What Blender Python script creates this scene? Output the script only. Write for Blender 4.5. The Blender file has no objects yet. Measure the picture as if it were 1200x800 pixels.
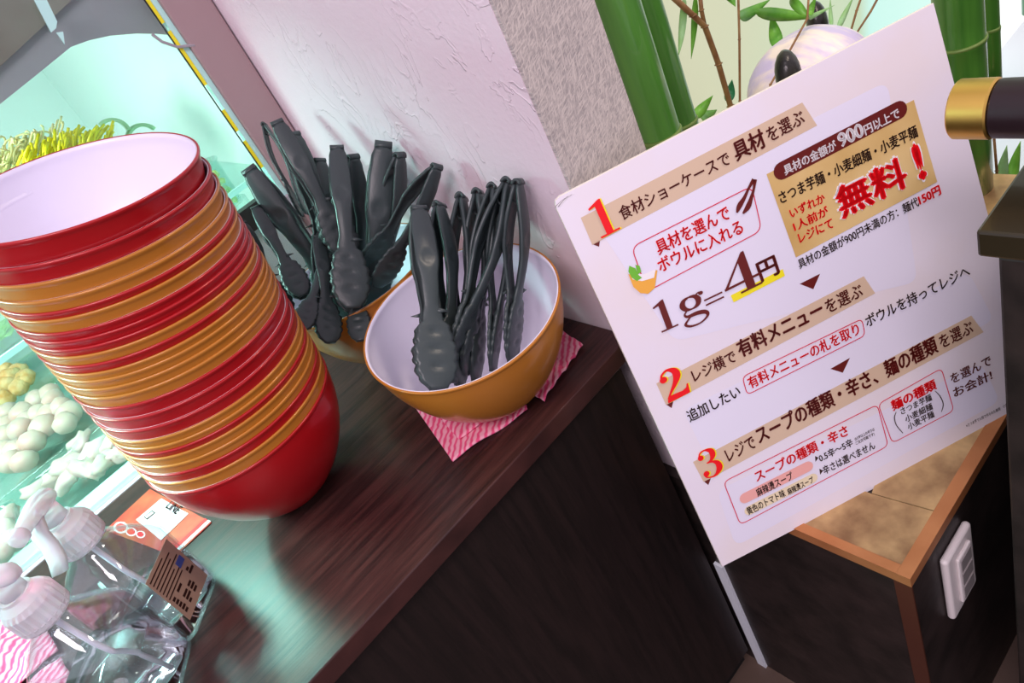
import bpy, bmesh, math, random
from mathutils import Vector, Matrix, noise
random.seed(4)
V = Vector
# ---------------------------------------------------------------- camera
EYE = V((0, 0, 1.145))                       # floor is z = 0, counter top z = 0.677
F = 867.0                                    # focal length in pixels of the 1200 px wide frame
D = V((630, 1140, F)).normalized()
_v = V((1510, -1493, F)); AX = (_v - D * _v.dot(D)).normalized(); AZ = -D; AY = AZ.cross(AX).normalized()
R = Matrix((AX, AY, AZ))                     # camera (right, down, forward) -> world
C = bpy.context.scene.collection
cam = bpy.data.cameras.new('camera'); co = bpy.data.objects.new('camera', cam); C.objects.link(co)
cam.sensor_width = 36; cam.lens = 36 * F / 1200; cam.clip_start = .01
r_, u_, b_ = R @ V((1, 0, 0)), R @ V((0, -1, 0)), R @ V((0, 0, -1))
co.matrix_world = Matrix(((r_.x, u_.x, b_.x, EYE.x), (r_.y, u_.y, b_.y, EYE.y), (r_.z, u_.z, b_.z, EYE.z), (0, 0, 0, 1)))
bpy.context.scene.camera = co
sc = bpy.context.scene
sc.view_settings.view_transform = 'Standard'; sc.view_settings.look = 'None'; sc.view_settings.gamma = 1
sc.view_settings.exposure = 0.35
sc.cycles.transparent_max_bounces = 48; sc.cycles.transmission_bounces = 16; sc.cycles.max_bounces = 16
# ---------------------------------------------------------------- world + lights
w = bpy.data.worlds.new('world'); sc.world = w; w.use_nodes = True
bg = w.node_tree.nodes['Background']; bg.inputs[0].default_value = (.86, .78, .92, 1); bg.inputs[1].default_value = .62
def area(name, loc, target, sx, sy, power, col):
    l = bpy.data.lights.new(name, 'AREA'); l.shape = 'RECTANGLE'; l.size = sx; l.size_y = sy; l.energy = power; l.color = col
    o = bpy.data.objects.new(name, l); C.objects.link(o); o.location = loc
    o.rotation_euler = (V(target) - V(loc)).to_track_quat('-Z', 'Y').to_euler(); return o
area('ceiling_lamp', (-.9, -.5, 2.5), (.3, .5, .6), 1.2, .5, 27, (1, .84, .90))
area('ceiling_downlight', (1.5, -.35, 2.4), (.5, .35, .5), .25, .25, 12, (1, .82, .66))
area('showcase_led', (-.42, 1.30, 1.19), (-.25, 1.50, .7), .8, .10, 7.5, (.95, 1, .96))
fl = area('showcase_front_led', (-.30, 1.035, 1.15), (.0, .68, .66), .6, .05, 4.2, (.46, 1, .88)); fl.data.spread = 1.5
# ---------------------------------------------------------------- helpers
def ray(x, y): return (R @ V((x - 600, y - 400, F))).normalized()
def on_z(x, y, z): r = ray(x, y); return EYE + r * ((z - EYE.z) / r.z)
def on_y(x, y, Y): r = ray(x, y); return EYE + r * (Y / r.y)
def on_x(x, y, X): r = ray(x, y); return EYE + r * (X / r.x)
def empty(name, loc, label, cat, group=None, rot=None):
    o = bpy.data.objects.new(name, None); C.objects.link(o); o.location = loc; o.empty_display_size = .02
    o['label'] = label; o['category'] = cat
    if group: o['group'] = group
    return o
def tag(o, label=None, cat=None, group=None, kind=None):
    if label: o['label'] = label
    if cat: o['category'] = cat
    if group: o['group'] = group
    if kind: o['kind'] = kind
    return o
def wloc(o):
    p = V((0, 0, 0))
    while o is not None: p = p + o.location; o = o.parent
    return p
def mesh_obj(name, verts, faces, mat, parent=None, smooth=False, local=False, origin=None):
    off = V((0, 0, 0)) if local else (wloc(parent) if parent else V(origin) if origin is not None else V((0, 0, 0)))
    me = bpy.data.meshes.new(name); me.from_pydata([tuple(V(v) - off) for v in verts], [], faces); me.update()
    bm = bmesh.new(); bm.from_mesh(me); bmesh.ops.recalc_face_normals(bm, faces=bm.faces); bm.to_mesh(me); bm.free()
    if smooth: me.polygons.foreach_set('use_smooth', [True] * len(me.polygons))
    if mat: me.materials.append(mat)
    o = bpy.data.objects.new(name, me); C.objects.link(o)
    if parent: o.parent = parent
    elif origin is not None: o.location = origin
    return o
class G:                                     # geometry collector
    def __init__(s): s.v = []; s.f = []
    def add(s, v, f): n = len(s.v); s.v += [V(a) for a in v]; s.f += [tuple(i + n for i in q) for q in f]; return s
    def box(s, a, b):
        x0, y0, z0 = a; x1, y1, z1 = b
        return s.add([(x0, y0, z0), (x1, y0, z0), (x1, y1, z0), (x0, y1, z0), (x0, y0, z1), (x1, y0, z1), (x1, y1, z1), (x0, y1, z1)],
                     [(0, 3, 2, 1), (4, 5, 6, 7), (0, 1, 5, 4), (1, 2, 6, 5), (2, 3, 7, 6), (3, 0, 4, 7)])
    def prism(s, pts, d):                    # polygon extruded by vector d
        n = len(pts); d = V(d)
        return s.add([V(p) for p in pts] + [V(p) + d for p in pts], [tuple(range(n))[::-1], tuple(range(n, 2 * n))] + [(i, (i + 1) % n, n + (i + 1) % n, n + i) for i in range(n)])
    def tube(s, pts, rad, n=8, caps=True):
        pts = [V(p) for p in pts]; m = len(pts)
        rad = rad if isinstance(rad, (list, tuple)) else [rad] * m
        vs = []; up = None
        for i, p in enumerate(pts):
            t = (pts[min(i + 1, m - 1)] - pts[max(i - 1, 0)]).normalized()
            if up is None: up = t.orthogonal().normalized()
            up = (up - t * up.dot(t)).normalized(); sd = t.cross(up)
            vs += [p + (up * math.cos(2 * math.pi * k / n) + sd * math.sin(2 * math.pi * k / n)) * rad[i] for k in range(n)]
        fs = [(i * n + k, i * n + (k + 1) % n, (i + 1) * n + (k + 1) % n, (i + 1) * n + k) for i in range(m - 1) for k in range(n)]
        if caps: fs += [tuple(range(n))[::-1], tuple(range((m - 1) * n, m * n))]
        return s.add(vs, fs)
    def lathe(s, prof, n=64, c=(0, 0, 0), closed=False):
        vs = [(c[0] + r * math.cos(2 * math.pi * k / n), c[1] + r * math.sin(2 * math.pi * k / n), c[2] + z) for r, z in prof for k in range(n)]
        m = len(prof); rows = m if closed else m - 1
        fs = [(i * n + k, i * n + (k + 1) % n, ((i + 1) % m) * n + (k + 1) % n, ((i + 1) % m) * n + k) for i in range(rows) for k in range(n)]
        if not closed:
            fs += [tuple(range(n))[::-1], tuple(range((m - 1) * n, m * n))]
        return s.add(vs, fs)
    def build(s, name, mat, parent=None, smooth=False, local=False, origin=None): return mesh_obj(name, s.v, s.f, mat, parent, smooth, local, origin)
def bevel(o, wd=.002, seg=2):
    m = o.modifiers.new('bevel', 'BEVEL'); m.width = wd; m.segments = seg; m.limit_method = 'ANGLE'; return o
# ---------------------------------------------------------------- materials
def new_mat(name):
    m = bpy.data.materials.new(name); m.use_nodes = True; nt = m.node_tree
    return m, nt, nt.nodes['Principled BSDF']
def mat(name, col, rough=.5, metal=0, coat=0, noise_col=None, scale=8, stretch=(1, 1, 1), bump=0, bscale=40, trans=0, ior=1.45, sss=0, detail=4, lo=.35, hi=.65, sub=None, emis=0):
    m, nt, b = new_mat(name); I = b.inputs
    I['Base Color'].default_value = (*col, 1); I['Roughness'].default_value = rough; I['Metallic'].default_value = metal
    I['Coat Weight'].default_value = coat; I['Coat Roughness'].default_value = .05
    I['Transmission Weight'].default_value = trans; I['IOR'].default_value = ior
    if sss: I['Subsurface Weight'].default_value = sss; I['Subsurface Scale'].default_value = .01
    if noise_col or bump:
        tc = nt.nodes.new('ShaderNodeTexCoord'); mp = nt.nodes.new('ShaderNodeMapping'); mp.inputs['Scale'].default_value = stretch
        nt.links.new(tc.outputs['Object'], mp.inputs[0])
    if noise_col:
        n = nt.nodes.new('ShaderNodeTexNoise'); n.inputs['Scale'].default_value = scale; n.inputs['Detail'].default_value = detail
        nt.links.new(mp.outputs[0], n.inputs['Vector'])
        r = nt.nodes.new('ShaderNodeValToRGB'); r.color_ramp.elements[0].position = lo; r.color_ramp.elements[1].position = hi
        r.color_ramp.elements[0].color = (*col, 1); r.color_ramp.elements[1].color = (*noise_col, 1)
        nt.links.new(n.outputs['Fac'], r.inputs[0]); nt.links.new(r.outputs[0], I['Base Color'])
    if bump:
        n2 = nt.nodes.new('ShaderNodeTexNoise'); n2.inputs['Scale'].default_value = bscale; n2.inputs['Detail'].default_value = 5
        nt.links.new(mp.outputs[0], n2.inputs['Vector'])
        bp = nt.nodes.new('ShaderNodeBump'); bp.inputs['Strength'].default_value = bump; bp.inputs['Distance'].default_value = .003
        nt.links.new(n2.outputs['Fac'], bp.inputs['Height']); nt.links.new(bp.outputs[0], I['Normal'])
    return m
def pane_mat(name, tint, refl=.08, rough=.02):
    m = bpy.data.materials.new(name); m.use_nodes = True; nt = m.node_tree; nt.nodes.clear()
    o = nt.nodes.new('ShaderNodeOutputMaterial'); mx = nt.nodes.new('ShaderNodeMixShader'); t = nt.nodes.new('ShaderNodeBsdfTransparent'); g = nt.nodes.new('ShaderNodeBsdfGlossy')
    lw = nt.nodes.new('ShaderNodeLayerWeight'); lw.inputs[0].default_value = .18; ad = nt.nodes.new('ShaderNodeMath'); ad.operation = 'ADD'; ad.inputs[1].default_value = refl; ad.use_clamp = True
    t.inputs[0].default_value = (*tint, 1); g.inputs[0].default_value = (.9, .95, .95, 1); g.inputs[1].default_value = rough
    pw = nt.nodes.new('ShaderNodeMath'); pw.operation = 'MULTIPLY'; pw.inputs[1].default_value = .55; nt.links.new(lw.outputs['Facing'], pw.inputs[0]); nt.links.new(pw.outputs[0], ad.inputs[0]); nt.links.new(ad.outputs[0], mx.inputs[0]); nt.links.new(t.outputs[0], mx.inputs[1]); nt.links.new(g.outputs[0], mx.inputs[2]); nt.links.new(mx.outputs[0], o.inputs[0])
    return m
def plaster_mat():
    m, nt, b = new_mat('plaster wallpaper'); b.inputs['Roughness'].default_value = .65
    b.inputs['Base Color'].default_value = (.80, .69, .76, 1)
    tc = nt.nodes.new('ShaderNodeTexCoord')
    mp = nt.nodes.new('ShaderNodeMapping'); mp.inputs['Rotation'].default_value = (.5, 0, 0); mp.inputs['Scale'].default_value = (1, 1.3, .75); nt.links.new(tc.outputs['Object'], mp.inputs[0])
    n = nt.nodes.new('ShaderNodeTexNoise'); n.inputs['Scale'].default_value = 13; n.inputs['Detail'].default_value = 3; n.inputs['Distortion'].default_value = 2.2
    nt.links.new(mp.outputs[0], n.inputs['Vector'])
    r = nt.nodes.new('ShaderNodeValToRGB'); e = r.color_ramp.elements; e[0].position = .53; e[0].color = (0, 0, 0, 1); e[1].position = .545; e[1].color = (1, 1, 1, 1)
    x = r.color_ramp.elements.new(.60); x.color = (.15, .15, .15, 1)
    nt.links.new(n.outputs['Fac'], r.inputs[0])
    # patches where the trowel ridges show
    n3 = nt.nodes.new('ShaderNodeTexNoise'); n3.inputs['Scale'].default_value = 7; nt.links.new(tc.outputs['Object'], n3.inputs['Vector'])
    r3 = nt.nodes.new('ShaderNodeValToRGB'); r3.color_ramp.elements[0].position = .48; r3.color_ramp.elements[1].position = .62; nt.links.new(n3.outputs['Fac'], r3.inputs[0])
    mu = nt.nodes.new('ShaderNodeMath'); mu.operation = 'MULTIPLY'; nt.links.new(r.outputs[0], mu.inputs[0]); nt.links.new(r3.outputs[0], mu.inputs[1])
    n2 = nt.nodes.new('ShaderNodeTexNoise'); n2.inputs['Scale'].default_value = 170; n2.inputs['Detail'].default_value = 3; nt.links.new(tc.outputs['Object'], n2.inputs['Vector'])
    ma = nt.nodes.new('ShaderNodeMath'); ma.operation = 'MULTIPLY_ADD'; ma.inputs[1].default_value = .45; nt.links.new(n2.outputs['Fac'], ma.inputs[0]); nt.links.new(mu.outputs[0], ma.inputs[2])
    bp = nt.nodes.new('ShaderNodeBump'); bp.inputs['Strength'].default_value = .55; bp.inputs['Distance'].default_value = .0016
    nt.links.new(ma.outputs[0], bp.inputs['Height']); nt.links.new(bp.outputs[0], b.inputs['Normal'])
    return m
def fibre_mat():
    m, nt, b = new_mat('fibrous grey wallpaper'); b.inputs['Roughness'].default_value = .7
    tc = nt.nodes.new('ShaderNodeTexCoord')
    outs = []
    for rot, sc_ in ((.4, (1, 60, 330)), (1.3, (1, 60, 330))):
        mp = nt.nodes.new('ShaderNodeMapping'); mp.vector_type = 'POINT'
        mp.inputs['Rotation'].default_value = (0, rot, 0); nt.links.new(tc.outputs['Object'], mp.inputs[0])
        m2 = nt.nodes.new('ShaderNodeMapping'); m2.inputs['Scale'].default_value = (150, 1, 800); nt.links.new(mp.outputs[0], m2.inputs[0])
        n = nt.nodes.new('ShaderNodeTexNoise'); n.inputs['Scale'].default_value = 1; n.inputs['Detail'].default_value = 2; nt.links.new(m2.outputs[0], n.inputs['Vector']); outs.append(n)
    mx = nt.nodes.new('ShaderNodeMath'); mx.operation = 'MAXIMUM'; nt.links.new(outs[0].outputs['Fac'], mx.inputs[0]); nt.links.new(outs[1].outputs['Fac'], mx.inputs[1])
    r = nt.nodes.new('ShaderNodeValToRGB'); r.color_ramp.elements[0].position = .4; r.color_ramp.elements[1].position = .66
    r.color_ramp.elements[0].color = (.34, .31, .31, 1); r.color_ramp.elements[1].color = (.62, .56, .53, 1)
    nt.links.new(mx.outputs[0], r.inputs[0]); nt.links.new(r.outputs[0], b.inputs['Base Color'])
    bp = nt.nodes.new('ShaderNodeBump'); bp.inputs['Strength'].default_value = .5; bp.inputs['Distance'].default_value = .001; nt.links.new(mx.outputs[0], bp.inputs['Height']); nt.links.new(bp.outputs[0], b.inputs['Normal'])
    return m
def cloth_mat():
    m, nt, b = new_mat('pink wavy cloth'); b.inputs['Roughness'].default_value = .85
    tc = nt.nodes.new('ShaderNodeTexCoord'); wv = nt.nodes.new('ShaderNodeTexWave'); wv.inputs['Scale'].default_value = 46; wv.inputs['Distortion'].default_value = 2.2; wv.inputs['Detail'].default_value = 0; wv.inputs['Detail Scale'].default_value = 3.2
    mp = nt.nodes.new('ShaderNodeMapping'); mp.inputs['Rotation'].default_value = (0, 0, .9); nt.links.new(tc.outputs['Object'], mp.inputs[0]); nt.links.new(mp.outputs[0], wv.inputs['Vector'])
    r = nt.nodes.new('ShaderNodeValToRGB'); r.color_ramp.elements[0].position = .15; r.color_ramp.elements[1].position = .75
    r.color_ramp.elements[0].color = (.74, .07, .20, 1); r.color_ramp.elements[1].color = (.84, .38, .48, 1)
    nt.links.new(wv.outputs['Fac'], r.inputs[0]); nt.links.new(r.outputs[0], b.inputs['Base Color'])
    bp = nt.nodes.new('ShaderNodeBump'); bp.inputs['Strength'].default_value = .4; bp.inputs['Distance'].default_value = .001; nt.links.new(wv.outputs['Fac'], bp.inputs['Height']); nt.links.new(bp.outputs[0], b.inputs['Normal'])
    return m
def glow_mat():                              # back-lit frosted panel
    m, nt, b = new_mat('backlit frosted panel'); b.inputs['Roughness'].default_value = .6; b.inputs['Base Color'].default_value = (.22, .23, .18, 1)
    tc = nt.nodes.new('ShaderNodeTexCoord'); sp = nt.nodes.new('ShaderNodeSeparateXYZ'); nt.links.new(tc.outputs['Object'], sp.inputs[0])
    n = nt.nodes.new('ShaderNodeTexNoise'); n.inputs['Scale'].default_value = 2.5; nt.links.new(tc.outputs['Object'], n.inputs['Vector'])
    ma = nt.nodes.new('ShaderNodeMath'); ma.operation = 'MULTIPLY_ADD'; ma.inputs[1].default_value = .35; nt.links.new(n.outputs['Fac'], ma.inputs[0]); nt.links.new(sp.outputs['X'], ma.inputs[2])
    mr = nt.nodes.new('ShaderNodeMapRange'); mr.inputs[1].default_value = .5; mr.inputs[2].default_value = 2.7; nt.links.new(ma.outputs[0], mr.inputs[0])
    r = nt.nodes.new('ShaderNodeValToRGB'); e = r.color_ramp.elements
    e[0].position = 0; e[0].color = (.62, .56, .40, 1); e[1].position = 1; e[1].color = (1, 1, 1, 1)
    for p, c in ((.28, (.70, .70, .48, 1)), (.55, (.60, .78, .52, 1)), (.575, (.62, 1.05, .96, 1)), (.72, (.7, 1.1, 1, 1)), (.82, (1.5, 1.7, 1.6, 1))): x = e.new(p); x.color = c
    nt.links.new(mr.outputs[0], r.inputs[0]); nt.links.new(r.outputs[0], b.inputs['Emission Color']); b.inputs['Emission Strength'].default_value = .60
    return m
def gold_sheet_mat():
    m = mat('brushed gold sheet', (.27, .15, .07), .32, metal=.4, noise_col=(.66, .43, .20), scale=16, bump=.35, bscale=40, lo=.38, hi=.60, detail=10)
    return m
M = {}
M['plaster'] = plaster_mat(); M['fibre'] = fibre_mat(); M['cloth'] = cloth_mat(); M['glow'] = glow_mat(); M['gold_sheet'] = gold_sheet_mat(); 
M['wood'] = mat('dark walnut worktop', (.022, .009, .009), .30, noise_col=(.062, .022, .020), scale=14, stretch=(.9, 12, 1), bump=.06, bscale=40, detail=8)
M['panel'] = mat('dark laminate panel', (.006, .0035, .0032), .45, noise_col=(.014, .0075, .007), scale=10, stretch=(14, 1, 1.1), bump=.1, bscale=20, detail=8)
M['edge'] = mat('worktop edge band', (.020, .010, .007), .4, noise_col=(.034, .017, .012), scale=12, stretch=(1, 8, 8))
M['red'] = mat('red lacquer plastic', (.38, .004, .008), .28, coat=.25)
M['ochre'] = mat('ochre lacquer plastic', (.46, .17, .020), .28, coat=.25)
M['lining'] = mat('white melamine lining', (.80, .77, .90), .28, coat=.2)
M['black'] = mat('teal lit black nylon', (.040, .055, .057), .36, bump=.06, bscale=300)  # black plastic; the teal showcase light is mixed into its base colour
M['dark'] = mat('dark void', (.006, .006, .007), .6)
M['black_bar'] = mat('black painted bar', (.02, .025, .022), .45)
M['post'] = mat('rose brown anodised post', (.36, .25, .26), .45)
M['grey_panel'] = mat('grey valance panel', (.36, .33, .37), .55)
M['brown_panel'] = mat('grey brown canopy', (.22, .17, .14), .4, noise_col=(.34, .31, .27), scale=6)
M['alu'] = mat('brushed aluminium', (.62, .72, .70), .3, metal=.5)
M['sill_green'] = mat('pale green sill', (.50, .78, .68), .25)
M['sill_white'] = mat('white sill', (.78, .82, .88), .3)
M['yellow_line'] = mat('yellow line', (.8, .75, .25), .4)
M['case_white'] = mat('showcase enamel', (.72, .90, .86), .4)
M['case_deck'] = mat('showcase deck', (.48, .64, .60), .3)
M['pane'] = pane_mat('showcase glass', (.93, .99, .97), .02)
M['tray'] = pane_mat('clear plastic tray', (.88, .96, .94), .05, .05)
M['pane_edge'] = mat('glass edge', (.50, .85, .80), .15, coat=.5)
M['bottle'] = pane_mat('clear bottle plastic', (.95, .96, .98), .06, .04)
M['water'] = mat('clear liquid', (.97, 1, 1), 0, trans=1, ior=1.33)
M['sprayer'] = mat('translucent sprayer plastic', (.90, .84, .90), .28, trans=.6, ior=1.2, sss=.1)
M['tube'] = mat('milky tube', (.85, .85, .92), .4)
M['kraft'] = mat('kraft sticker', (.36, .24, .18), .6)
M['copper'] = mat('copper edging', (.42, .155, .055), .38, metal=.25, noise_col=(.52, .21, .08), scale=20)
M['copper_shaded'] = mat('shaded copper corner', (.10, .030, .016), .42, metal=.25)  # same copper edging, with the shade on the vertical corner painted in
M['block'] = mat('black brown leatherette', (.010, .007, .006), .48, noise_col=(.028, .018, .016), scale=24, bump=.2, bscale=60, detail=7)
M['ivory'] = mat('ivory plate', (.80, .74, .73), .35)
M['grey'] = mat('grey plastic', (.30, .27, .27), .4)
M['bamboo'] = mat('green bamboo', (.045, .17, .022), .28, noise_col=(.085, .27, .035), scale=9, stretch=(5, 5, .4), coat=.5)
M['bamboo_ring'] = mat('bamboo joint', (.16, .26, .06), .45)
M['twig'] = mat('brown twig', (.20, .085, .03), .5, noise_col=(.30, .17, .06), scale=60)
M['leaf'] = mat('bamboo leaf green', (.10, .36, .03), .4, noise_col=(.20, .52, .06), scale=40)
M['leaf_pale'] = mat('bamboo leaf pale', (.35, .62, .30), .45, noise_col=(.24, .5, .15), scale=40)
M['leaf_dark'] = mat('bamboo leaf dark', (.03, .22, .08), .4)
M['panda_white'] = mat('brush painted white', (.62, .56, .78), .45, noise_col=(.92, .82, .72), scale=16, stretch=(3, 1, .8), bump=.35, bscale=45, lo=.42, hi=.58)
M['panda_black'] = mat('brush painted black', (.008, .008, .008), .3, noise_col=(.03, .025, .02), scale=40, bump=.5, bscale=90)
M['brass'] = mat('polished brass', (.80, .50, .12), .34, metal=1)
M['rod'] = mat('dark plum lacquer', (.020, .010, .013), .28)
M['slab'] = mat('dark register counter', (.028, .020, .010), .25, coat=.2)
M['floor'] = mat('brown floor', (.10, .065, .05), .4, noise_col=(.15, .10, .08), scale=8)
M['paper'] = mat('sign print ground', (.80, .755, .85), .33, noise_col=(.80, .73, .76), scale=7, detail=6, lo=.46, hi=.66)
M['paper_panel'] = mat('sign lilac panel', (.78, .76, .90), .33)
M['foam'] = mat('foam board edge', (.85, .80, .72), .6)
M['tan'] = mat('tan print', (.66, .50, .36), .4)
M['gold_print'] = mat('gold print', (.52, .31, .08), .35, noise_col=(.78, .58, .27), scale=9, lo=.3, hi=.7)
M['maroon'] = mat('maroon print', (.13, .012, .010), .4)
M['ink'] = mat('dark ink', (.03, .010, .008), .4)
M['red_ink'] = mat('red ink', (.84, .004, .010), .4)
M['crimson'] = mat('crimson line', (.66, .015, .06), .4)
M['yellow'] = mat('yellow print', (.90, .80, .02), .4)
M['white_ink'] = mat('white ink', (.88, .85, .88), .4)
M['pink_pill'] = mat('pink print', (.84, .42, .38), .4)
M['cream_pill'] = mat('cream print', (.82, .70, .48), .4)
M['green_ink'] = mat('green print', (.16, .50, .04), .4)
M['orange_ink'] = mat('orange print', (.85, .42, .06), .4)
M['leaflet'] = mat('red food print', (.52, .018, .012), .4, noise_col=(.48, .10, .04), scale=22, detail=3)
M['qr_white'] = mat('white card', (.82, .82, .88), .4)
M['noodle'] = mat('cream noodle', (.85, .80, .42), .4, sss=.2)
M['pepper'] = mat('yellow strips', (.88, .78, .02), .35)
M['yellow_food'] = mat('yellow pickles', (.86, .78, .01), .35, noise_col=(.88, .84, .12), scale=60)
M['onion'] = mat('pale green ring', (.42, .68, .42), .35)
M['ball'] = mat('pale fish ball', (.72, .60, .52), .35, noise_col=(.74, .48, .42), scale=16, bump=.2, bscale=60, sss=.2)
M['fried'] = mat('fried ball', (.80, .40, .10), .45, noise_col=(.90, .66, .32), scale=50, bump=.8, bscale=140)
M['squid'] = mat('pale squid', (.66, .63, .55), .3, noise_col=(.72, .56, .54), scale=18, sss=.2)
M['lettuce'] = mat('lime lettuce', (.32, .75, .05), .4)
# ---------------------------------------------------------------- the setting
CT = .677; WX = .374; CY = .489
FR = on_z
def struct(o): o['kind'] = 'structure'; return o
struct(G().box((-2.5, -2, -.02), (3.6, 2.4, 0)).build('floor', M['floor']))
struct(G().box((WX, CY + .001, 0), (.475, 2.4, 2.7)).build('wall_right', M['plaster']))
# fibrous facing on the end of that wall
struct(G().box((WX + .0005, CY - .003, 0), (.475, CY + .001, 2.7)).build('wall_end', M['fibre']))
struct(G().box((.3572, CY - .004, 0), (.3616, CY + .01, EYE.z - .872)).build('trim_1', M['sill_white']))
struct(G().box((.475, .88, 0), (3.6, .93, 2.7)).build('wall_niche', M['grey']))
struct(G().box((1.021, .229, 0), (3.0, .849, .03)).build('trim_2', M['sill_white']))
struct(G().box((.476, .85, 0), (3.0, .879, 2.5)).build('window_1', M['glow']))
struct(G().box((-2.5, 2.3, 0), (WX, 2.36, 2.7)).build('wall_back', M['grey_panel']))
# worktop + cabinet
wt = bevel(G().box((-1.6, .491, CT - .022), (WX - .0005, .984, CT)).build('worktop', M['wood'], origin=None), .0012)
tag(wt, 'dark walnut worktop running along the showcase under bowls and bottles', 'worktop')
wt.data.materials.append(M['edge'])
cab = empty('counter_cabinet', (-.5, .75, 0), 'dark laminate cabinet carrying the walnut worktop', 'cabinet')
G().box((-1.6, .500, .05), (.3515, .518, CT - .0225)).build('front_panel', M['panel'], cab)
G().box((-1.6, .519, 0), (.3515, .980, .05)).build('plinth', M['dark'], cab)
G().box((-1.6, .519, .0505), (-1.582, .980, CT - .0225)).build('side_panel', M['panel'], cab)
G().box((.335, .519, .0505), (.3515, .980, CT - .0225)).build('side_panel', M['panel'], cab)
# ---------------------------------------------------------------- showcase
DK = CT - .012
case = empty('refrigerated_showcase', (-.4, 1.5, 0), 'glass fronted refrigerated showcase with teal lighting against the plaster wall', 'showcase')
G().box((-1.3, .988, 0), (.371, 1.055, CT - .016)).build('base_front', M['dark'], case)
G().box((-1.3, .990, CT - .016), (.371, .999, CT - .002)).build('sill_rail', M['sill_white'], case)
G().box((-1.3, .9995, CT - .016), (.371, 1.012, CT + .001)).build('sill_rail', M['alu'], case)
yl = G().box((-1.3, 1.0125, CT - .016), (.371, 1.017, CT - .001)).build('sill_rail', M['yellow_line'], case)
G().box((-1.3, 1.0175, CT - .016), (.371, 1.055, CT - .003)).build('sill_rail', M['sill_green'], case)
G().box((-1.3, 1.056, .58), (.371, 2.18, DK - .045)).build('deck', M['case_deck'], case)
G().box((-1.3, 2.15, DK - .044), (.371, 2.18, 1.22)).build('back_wall', M['case_white'], case)
G().box((.3475, 1.035, DK - .044), (.3535, 2.149, 1.22)).build('side_wall', M['case_white'], case)
G().box((-1.3, 1.056, DK - .044), (-1.29, 2.149, 1.22)).build('side_wall', M['case_white'], case)
G().box((-1.3, .995, 1.221), (.371, 2.18, 1.26)).build('top_panel', M['grey_panel'], case)
bevel(G().box((.3165, .993, CT - .0015), (.372, 1.034, 1.22)).build('corner_post', M['post'], case), .002)
pn = G().box((-1.3, 1.002, CT + .0015), (.3090, 1.008, 1.22)).build('front_pane', M['pane'], case)
G().box((.3092, .9995, CT + .168), (.3162, 1.010, 1.22)).build('pane_edge_strip', M['pane_edge'], case)
for a, b in ((1.02, 1.09), (.955, .985), (.90, .94), (1.10, 1.13)):
    G().box((.3045, .9985, a), (.3088, 1.0015, b)).build('edge_reflection', M['yellow'] if a > .95 and b < 1.1 else M['pepper'], case)  # LED reflections in the glass edge, painted as solid yellow strips
G().box((.3035, .998, CT + .17), (.3042, 1.0018, 1.22)).build('edge_gasket', M['dark'], case)
G().box((.12, .996, CT + .162), (.2860, 1.012, CT + .193)).build('black_bar', M['black_bar'], case)
br = bevel(G().box((.2865, .992, CT + .140), (.316, 1.0, CT + .176)).build('post_bracket', M['grey_panel'], case), .002)
G().box((.300, .9905, CT + .155), (.306, .9918, CT + .168)).build('bracket_light', M['yellow_line'], br)
G().box((.02, 1.013, CT + .02), (.346, 1.022, CT + .162)).build('lower_panel', M['sill_white'], case)
# grey valance with a curved lower edge, hanging inside the pane
vp = [on_y(*p, 1.03) for p in ((-90, 195), (0, 122), (40, 90), (83, 55), (105, 47), (130, 41.5), (160, 39), (185, 39.5), (203, 41), (214, 29))]
vp += [V((.3460, 1.03, vp[-1].z + .012)), V((.3460, 1.03, 1.20)), V((-.30, 1.03, 1.20)), V((-.30, 1.03, vp[0].z - .05))]
G().prism(vp, (0, .004, 0)).build('valance', M['grey_panel'], case)
cp = [on_y(*p, 1.022) for p in ((-60, 130), (0, 78), (84, 0), (130, -50), (-60, -50))]
can = G().prism(cp, (0, .004, 0)).build('canopy_board', M['brown_panel'], case)
# clear hook in front of the valance
a, b, c_, d_ = [on_y(*p, .990) for p in ((40, 0), (55, 0), (78, 40), (70, 36))]
G().prism([a, b, on_y(67, 25, .990), on_y(66, 33, .990), on_y(60, 38, .990)], (0, .003, 0)).prism([on_y(66, 38, .990), on_y(74, 37, .990), on_y(76, 52, .990)], (0, .003, 0)).build('clear_hook', M['pane_edge'], case)
G().tube([on_y(178, 40, .994), on_y(190, 49, .994), on_y(208, 55, .994), on_y(228, 53, .994)], .0018, 6).build('cable', M['grey_panel'], case)
# raised glass shelf
sh = on_y(245, 190, 1.15)
G().box((-1.2, 1.10, .868), (.346, 1.62, .872)).build('glass_shelf', M['tray'], case)
G().box((-1.2, 1.096, .866), (.346, 1.0995, .874)).build('shelf_edge', M['pane_edge'], case)
for x in (-1.1, .33):
    G().box((x, 1.58, DK - .044), (x + .012, 1.60, .8675)).build('shelf_bracket', M['alu'], case)
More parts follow.
